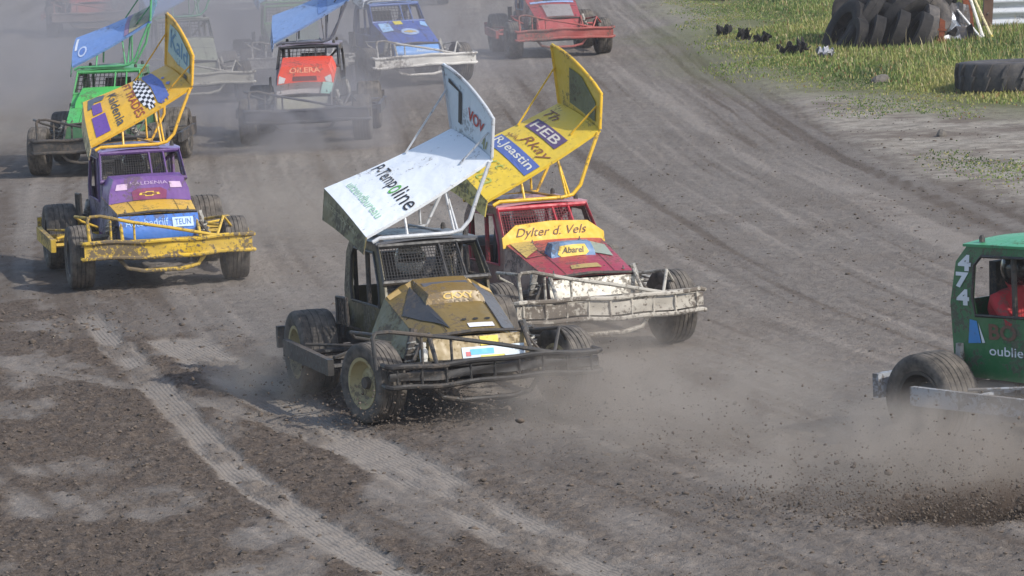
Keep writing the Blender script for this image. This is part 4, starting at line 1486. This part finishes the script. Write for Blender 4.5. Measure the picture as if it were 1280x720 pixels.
def bolt_post(name, label, x, y, w, d, hgt, mat, lean):
    t = thing(name, label, 'post', (x, y, 0))
    t.rotation_euler = (0, rad(lean), 0)
    MB().hexa([(-w / 2, -d / 2, -.1), (w / 2, -d / 2, -.1), (w / 2, d / 2, -.1), (-w / 2, d / 2, -.1), (-w / 2 * .95, -d / 2, hgt), (w / 2 * .95, -d / 2, hgt - .03), (w / 2 * .95, d / 2, hgt - .02), (-w / 2 * .95, d / 2, hgt)]).build('shaft', mat, t)
    for z in (.35, .75):
        MB().lathe([(0.001, -.02), (.018, -.02), (.018, .0), (0.001, .0)], 8, closed=False).build('bolt', paint('#55504a', .3), t).location = (0, -d / 2 - .001, z)
    return t


bolt_post('steel_post', 'rust red steel post standing behind the white poles', 8.34, 79.6, .15, .15, 1.5, RUST, -4)
bolt_post('wooden_post', 'dark brown wooden post at the end of the corrugated fence', 8.78, 81.0, .17, .15, 1.5, WOODM, 5)

fen = thing('corrugated_fence', 'pale grey corrugated iron fence with horizontal ribs behind the grass', 'fence', (8.86, 81.55, 0), rad(-8))
for i in range(4):
    def cf_(u, v, i=i):
        return (lerp(0, 1.62, u) + i * 1.60, .035 * math.cos(v * 2 * math.pi * 7.0) + i % 2 * .012, lerp(.02, 1.42, v))
    MB().sheet(cf_, 4, 84, .004).build('corrugated_panel', paint(['#cfd3d8', '#c2c6cc', '#d4d7da', '#c2c8cc'][i], .05, .5, .15), fen, 50)
    MB().box(i * 1.60 - .05, i * 1.60 + .05, .06, .16, -.1, 1.45).build('fence_post', WOODM, fen)

for (a, b, r_, hexc, lab) in (
        ((8.22, 79.0, .98), (8.44, 78.35, .03), .030, '#d8d6cf', 'white painted pole leaning down from the rust red post'),
        ((8.36, 78.9, .72), (8.60, 78.3, .02), .026, '#d2c79a', 'short yellow tipped pole lying against the white pole'),
        ((8.05, 78.9, .55), (8.40, 78.2, .05), .022, '#e2e2e2', 'thin white strip resting low on the scrap metal')):
    p = tag(MB().tube([a, v3(a, b, .5), b], [r_, r_, r_ * 1.1], 8).build('leaning_pole', paint(hexc, .12, .6)), lab, 'pole')
    MB().tube([v3(a, b, .88), v3(a, b, 1.015)], r_ * 1.18, 8).build('pole_tip', paint('#c9b24a' if 'yellow' in lab else hexc, .1), p)

# torn lumps of rubber and stones by the edge of the grass
def lump(name, label, cat, x, y, sx, sy, sz, mat, seed, group):
    bm = bmesh.new()
    bmesh.ops.create_icosphere(bm, subdivisions=3, radius=1.0)
    r = random.Random(seed)
    ks = [(Vector((r.uniform(-1, 1), r.uniform(-1, 1), r.uniform(-1, 1))).normalized(), r.uniform(.15, .5)) for _ in range(14)]
    for v in bm.verts:
        n = v.co.normalized()
        f = 1 + sum(a * max(0, n.dot(d) - .45) for d, a in ks) + .12 * math.sin(9 * n.x + seed) * math.sin(8 * n.y + 2 * seed)
        v.co = Vector((n.x * f * sx, n.y * f * sy, max(n.z * f, -.35) * sz))
    me = bpy.data.meshes.new(name)
    bm.to_mesh(me)
    bm.free()
    o = link(name, me, mat)
    o.location = (x, y, ground_z(x, y) + sz * .3)
    o.rotation_euler = (0, 0, seed)
    return tag(o, label, cat, group)




def shred(name, label, cat, x, y, sx, sy, sz, mat, seed, group):
    """torn, curled piece with a ragged rim"""
    r = random.Random(seed * 13)
    ph = [r.uniform(0, 6.28) for _ in range(8)]
    def f(u, v):
        rag = 1 + .35 * math.sin(11 * u + ph[0]) * math.sin(9 * v + ph[1])
        return ((u - .5) * 2 * sx * rag, (v - .5) * 2 * sy * (1 + .4 * math.sin(13 * u + ph[2])), sz * (.55 + .9 * math.sin(7 * u + ph[3]) * math.cos(6 * v + ph[4]) + .6 * math.sin(15 * u + ph[5]) * math.sin(12 * v + ph[6])))
    o = MB().sheet(f, 14, 10, .018).build(name, mat, smooth=25)
    o.location = (x, y, ground_z(x, y) + sz * .55)
    o.rotation_euler = (r.uniform(-.3, .3), r.uniform(-.3, .3), seed)
    return tag(o, label, cat, group)


STONE = paint('#5d5852', .2, .9)
for i, (nm, x, y, sx, sy, sz, mat, lab, cat) in enumerate([
        ('rubber_scrap', 4.11, 82.6, .13, .10, .10, OLD, 'black torn rubber scrap at the tip of the grass', 'rubber scrap'),
        ('rubber_scrap', 4.37, 80.7, .10, .09, .11, OLD, 'second black rubber scrap along the grass edge', 'rubber scrap'),
        ('rubber_scrap', 4.66, 79.9, .14, .10, .08, OLD, 'dark rubber scrap in the grass between the others', 'rubber scrap'),
        ('rubber_scrap', 4.88, 76.5, .12, .12, .10, OLD, 'black ragged rubber piece left of the shiny scrap', 'rubber scrap'),
        ('rubber_scrap', 5.10, 76.4, .16, .12, .12, OLD, 'largest black ragged rubber piece in the grass', 'rubber scrap'),
        ('metal_scrap', 5.42, 75.1, .13, .10, .09, paint('#a2a4ac', .3, .35, .4), 'shiny crumpled silver scrap in the grass', 'scrap metal'),
        ('stone', 5.84, 69.1, .13, .09, .08, STONE, 'grey stone lying in the grass before the tyre heap', 'stone'),
        ('stone', 5.74, 58.8, .06, .05, .06, STONE, 'small dark stone alone on the bare verge', 'stone'),
        ('stone', 1.05, 47.2, .05, .05, .04, STONE, 'dark pebble on the open track beside the red car', 'stone')]):
    (lump if nm == 'stone' else shred)(nm, lab, cat, x, y, sx, sy, sz, mat, i + 1, 'bits lying along the grass edge')

# ------------------------------------------------------------------ grass
def grass_mat():
    m, nt, bs, out = new_mat('grass_blades')
    a = nd(nt, 'ShaderNodeAttribute')
    a.attribute_name = 'tint'
    r = nd(nt, 'ShaderNodeValToRGB')
    cr = r.color_ramp
    cr.elements[0].position = 0.0
    cr.elements[0].color = lin('#3f5224')
    cr.elements[1].position = 1.0
    cr.elements[1].color = lin('#8a5a3c')
    for p, h_ in ((.35, '#647c36'), (.62, '#8a9148'), (.80, '#a69c5e'), (.93, '#aea27c')):
        e = cr.elements.new(p)
        e.color = lin(h_)
    nt.links.new(a.outputs['Fac'], r.inputs[0])
    nt.links.new(r.outputs[0], bs.inputs['Base Color'])
    bs.inputs['Roughness'].default_value = .6
    tr_ = nd(nt, 'ShaderNodeBsdfTranslucent')
    nt.links.new(r.outputs[0], tr_.inputs[0])
    mx = nd(nt, 'ShaderNodeMixShader')
    mx.inputs[0].default_value = .3
    nt.links.new(bs.outputs[0], mx.inputs[1])
    nt.links.new(tr_.outputs[0], mx.inputs[2])
    nt.links.new(mx.outputs[0], out.inputs[0])
    return m


def make_grass(N=520000):
    x = rng.uniform(2.5, 16, N)
    y = rng.uniform(46, 112, N)
    hh, lo_, st_, vg, t_, la_, g, d_ = surf_fields(x, y)
    patch = fbm(x * .8, y * .35, 91, 4)
    dens = smooth(-.3, 2.2, g + (patch - .5) * 3.2)
    sparse = smooth(.38, .56, fbm(x * .6, y * .28, 95, 4)) * smooth(.5, 1.5, d_) * .6
    path = smooth(1.6, .5, np.abs(y - 87.3 - .5 * np.sin(x))) * smooth(7.6, 6.2, x)
    dens = np.maximum(dens * (1 - .92 * path), sparse)
    k = rng.random(N) < dens
    x, y, hh, g, patch, sp = x[k], y[k], hh[k], g[k], patch[k], (sparse >= dens * .99)[k]
    n = len(x)
    L = rng.gamma(4, .0075, n) * (.5 + 1.1 * smooth(-.2, 2.5, g)) + .015
    tall = rng.random(n) < .02 * smooth(.2, 2, g)
    L = np.where(tall, L * 2.6 + .05, L)
    L = np.where(sp, L * .55, L)
    tint = np.clip(.31 + .15 * smooth(4.5, 8.0, x) + 1.1 * (fbm(x * .7, y * .3, 97, 3) - .45) + rng.normal(0, .10, n), 0, .75)
    tint = np.where(rng.random(n) < .20, rng.uniform(.66, .95, n), tint)
    tint = np.where(rng.random(n) < .03, 1.0, tint)
    tint = np.where(tall, rng.uniform(.62, .97, n), tint)
    a = rng.uniform(0, 6.28, n)
    lean = rng.uniform(.05, .6, n) * L
    w = np.where(tall, .006, .011) * rng.uniform(.7, 1.4, n)
    bx, by = np.cos(a), np.sin(a)
    px, py = -np.sin(a + rng.uniform(-.6, .6, n)), np.cos(a)
    P0 = np.stack([x - px * w, y - py * w, hh - .01], -1)
    P1 = np.stack([x + px * w, y + py * w, hh - .01], -1)
    P2 = np.stack([x + bx * lean * .35 + px * w * .7, y + by * lean * .35 + py * w * .7, hh + L * .6], -1)
    P3 = np.stack([x + bx * lean * .35 - px * w * .7, y + by * lean * .35 - py * w * .7, hh + L * .6], -1)
    P4 = np.stack([x + bx * lean, y + by * lean, hh + L], -1)
    Vv = np.stack([P0, P1, P2, P3, P4], 1).reshape(-1, 3)
    b = (np.arange(n) * 5)[:, None]
    F3 = np.concatenate([b + [0, 1, 2], b + [0, 2, 3], b + [3, 2, 4]], 0)
    me = np_mesh('grass', Vv, F3)
    set_attr(me, 'tint', np.repeat(tint, 5))
    o = link('grass', me, grass_mat(), kind='stuff')
    tag(o, 'rough green and straw coloured grass on the verge round the tyre heap', 'grass')
    return n


make_grass()

# ------------------------------------------------------------------ flying dirt
def spray(name, label, specs, seed):
    r = np.random.default_rng(seed)
    P, S = [], []
    for (n, cx, cy_, sx, sy, z0, zs, s0) in specs:
        q = np.stack([r.normal(cx, sx, n), r.normal(cy_, sy, n), z0 + np.abs(r.normal(0, zs, n))], -1)
        P.append(q)
        S.append(np.clip(r.lognormal(math.log(s0), .5, n), .002, .03))
    o = lumps(name, np.concatenate(P), np.concatenate(S), CLOD, .9, .35, seed)
    return tag(o, label, 'dirt')


spray('flying_dirt', 'dark crumbs of soil flying up before the green car', [
    (5200, 3.25, 29.55, .60, .16, -.02, .085, .0056), (1600, 2.2, 30.3, .55, .3, .0, .11, .0048), (900, 1.2, 32.6, .9, .8, .05, .22, .0042), (1200, 2.8, 30.6, .8, .6, .05, .22, .0045)], 5)
spray('flying_dirt', 'soil crumbs thrown up round the wheels of the olive gold car', [
    (1100, -.75, 34.75, .55, .22, .02, .14, .0045), (700, -1.55, 37.0, .45, .4, .02, .20, .0045), (600, .5, 34.9, .5, .3, .02, .2, .004), (300, .7, 36.8, .7, .7, .05, .3, .004)], 6)

# ------------------------------------------------------------------ dust
def dust_mat(name, density, nscale, lo=.40, hi=.72, col='#b5aca6', seed=0.0, power=1.0):
    m = bpy.data.materials.new(name)
    m.use_nodes = True
    nt = m.node_tree
    nt.nodes.clear()
    out = nd(nt, 'ShaderNodeOutputMaterial')
    pv = nd(nt, 'ShaderNodeVolumePrincipled')
    tc = nd(nt, 'ShaderNodeTexCoord')
    v = tc.outputs['Object']
    ln = nd(nt, 'ShaderNodeVectorMath', operation='LENGTH')
    nt.links.new(v, ln.inputs[0])
    fall = mrange(nt, ln.outputs['Value'], 1.0, .15)
    geo = nd(nt, 'ShaderNodeNewGeometry')
    off = nd(nt, 'ShaderNodeVectorMath', operation='ADD')
    nt.links.new(geo.outputs['Position'], off.inputs[0])
    off.inputs[1].default_value = (seed * 3.7, seed * 1.9, seed)
    n = noise(nt, off.outputs[0], nscale, 5, .62, .8)
    d = math_n(nt, 'MULTIPLY', mrange(nt, n, lo, hi), math_n(nt, 'MULTIPLY', math_n(nt, 'POWER', fall, 1.3 * power), density))
    nt.links.new(d, pv.inputs['Density'])
    pv.inputs['Color'].default_value = lin(col)
    pv.inputs['Anisotropy'].default_value = .15
    nt.links.new(pv.outputs[0], out.inputs['Volume'])
    return m


def dust_cloud(label, loc, size, density, nscale, seed, lo=.42, hi=.64, col='#b5aca6'):
    bm = bmesh.new()
    bmesh.ops.create_icosphere(bm, subdivisions=3, radius=1.0)
    me = bpy.data.meshes.new('dust_cloud')
    bm.to_mesh(me)
    bm.free()
    o = link('dust_cloud', me, dust_mat('dust', density, nscale, lo, hi, col, seed), kind='stuff')
    o.location = loc
    o.scale = size
    return tag(o, label, 'dust')


DUSTS = [
    ('thick grey dust rolling off the ground before the green car', (3.25, 30.85, .08), (2.3, 1.35, .70), 5.5, 2.3, 1),
    ('low dust drifting between the olive car and the green car', (1.35, 33.4, .05), (2.2, 2.8, .80), 1.8, 1.8, 2),
    ('dust whipped up beside the front wheel of the olive car', (.55, 34.9, .1), (1.0, .6, .55), 7.0, 2.2, 3),
    ('brown dust behind the rear wheel of the olive car', (-1.75, 37.2, .1), (1.0, .9, .5), 4.0, 2.2, 4),
    ('dust trail behind the muddy white bumper of the red car', (1.0, 37.2, .1), (1.6, 1.0, .8), 2.0, 1.4, 5),
    ('thick bluish dust over the wheels of the orange scoop car', (-2.85, 61.6, .3), (1.7, 1.0, 1.1), 4.0, .9, 6),
    ('tall dust cloud hanging round the cars at the back', (-5.2, 75.0, .4), (7.0, 12.0, 3.8), .72, .5, 7),
    ('low brown dirt cloud boiling along the ground in the near corner', (3.3, 29.55, -.05), (1.5, .40, .34), 16.0, 3.2, 9),
    ('dust hanging behind the green car and its blue wing', (-6.4, 63.0, .3), (2.6, 3.0, 1.6), .5, .8, 10),
    ('thin dust drifting across the open track past the red car', (-.6, 43.0, .2), (3.4, 4.0, 1.2), .22, .7, 11),
    ('dust curling round the rear wheel of the green car', (2.95, 31.75, .12), (1.0, .8, .46), 4.5, 2.4, 12),
    ('dust plume trailing from the purple and yellow car', (-2.5, 50.0, .1), (1.9, 3.5, 1.3), .7, .8, 8),
]
for lab, loc, size, den, ns, sd in DUSTS:
    dust_cloud(lab, loc, size, den, ns, sd, col={6: '#c6c3c6', 7: '#c6c3c6', 9: '#8a7a6c'}.get(sd, '#cdc2b6'))

# thin even haze through which the far cars fade
hz = MB().box(-950, 950, -350, 1900, -1.6, 6.2).build('haze', None, smooth=0, kind='stuff')
tag(hz, 'thin dusty haze hanging over the whole track', 'haze')
hm_ = bpy.data.materials.new('haze')
hm_.use_nodes = True
hm_.node_tree.nodes.clear()
_o = nd(hm_.node_tree, 'ShaderNodeOutputMaterial')
_p = nd(hm_.node_tree, 'ShaderNodeVolumePrincipled')
_p.inputs['Density'].default_value = .0006
_p.inputs['Color'].default_value = lin('#d3d2d6')
hm_.node_tree.links.new(_p.outputs[0], _o.inputs['Volume'])
hz.data.materials.append(hm_)
ground['label'] = 'grey brown dirt track with tyre marks and a sandy verge'
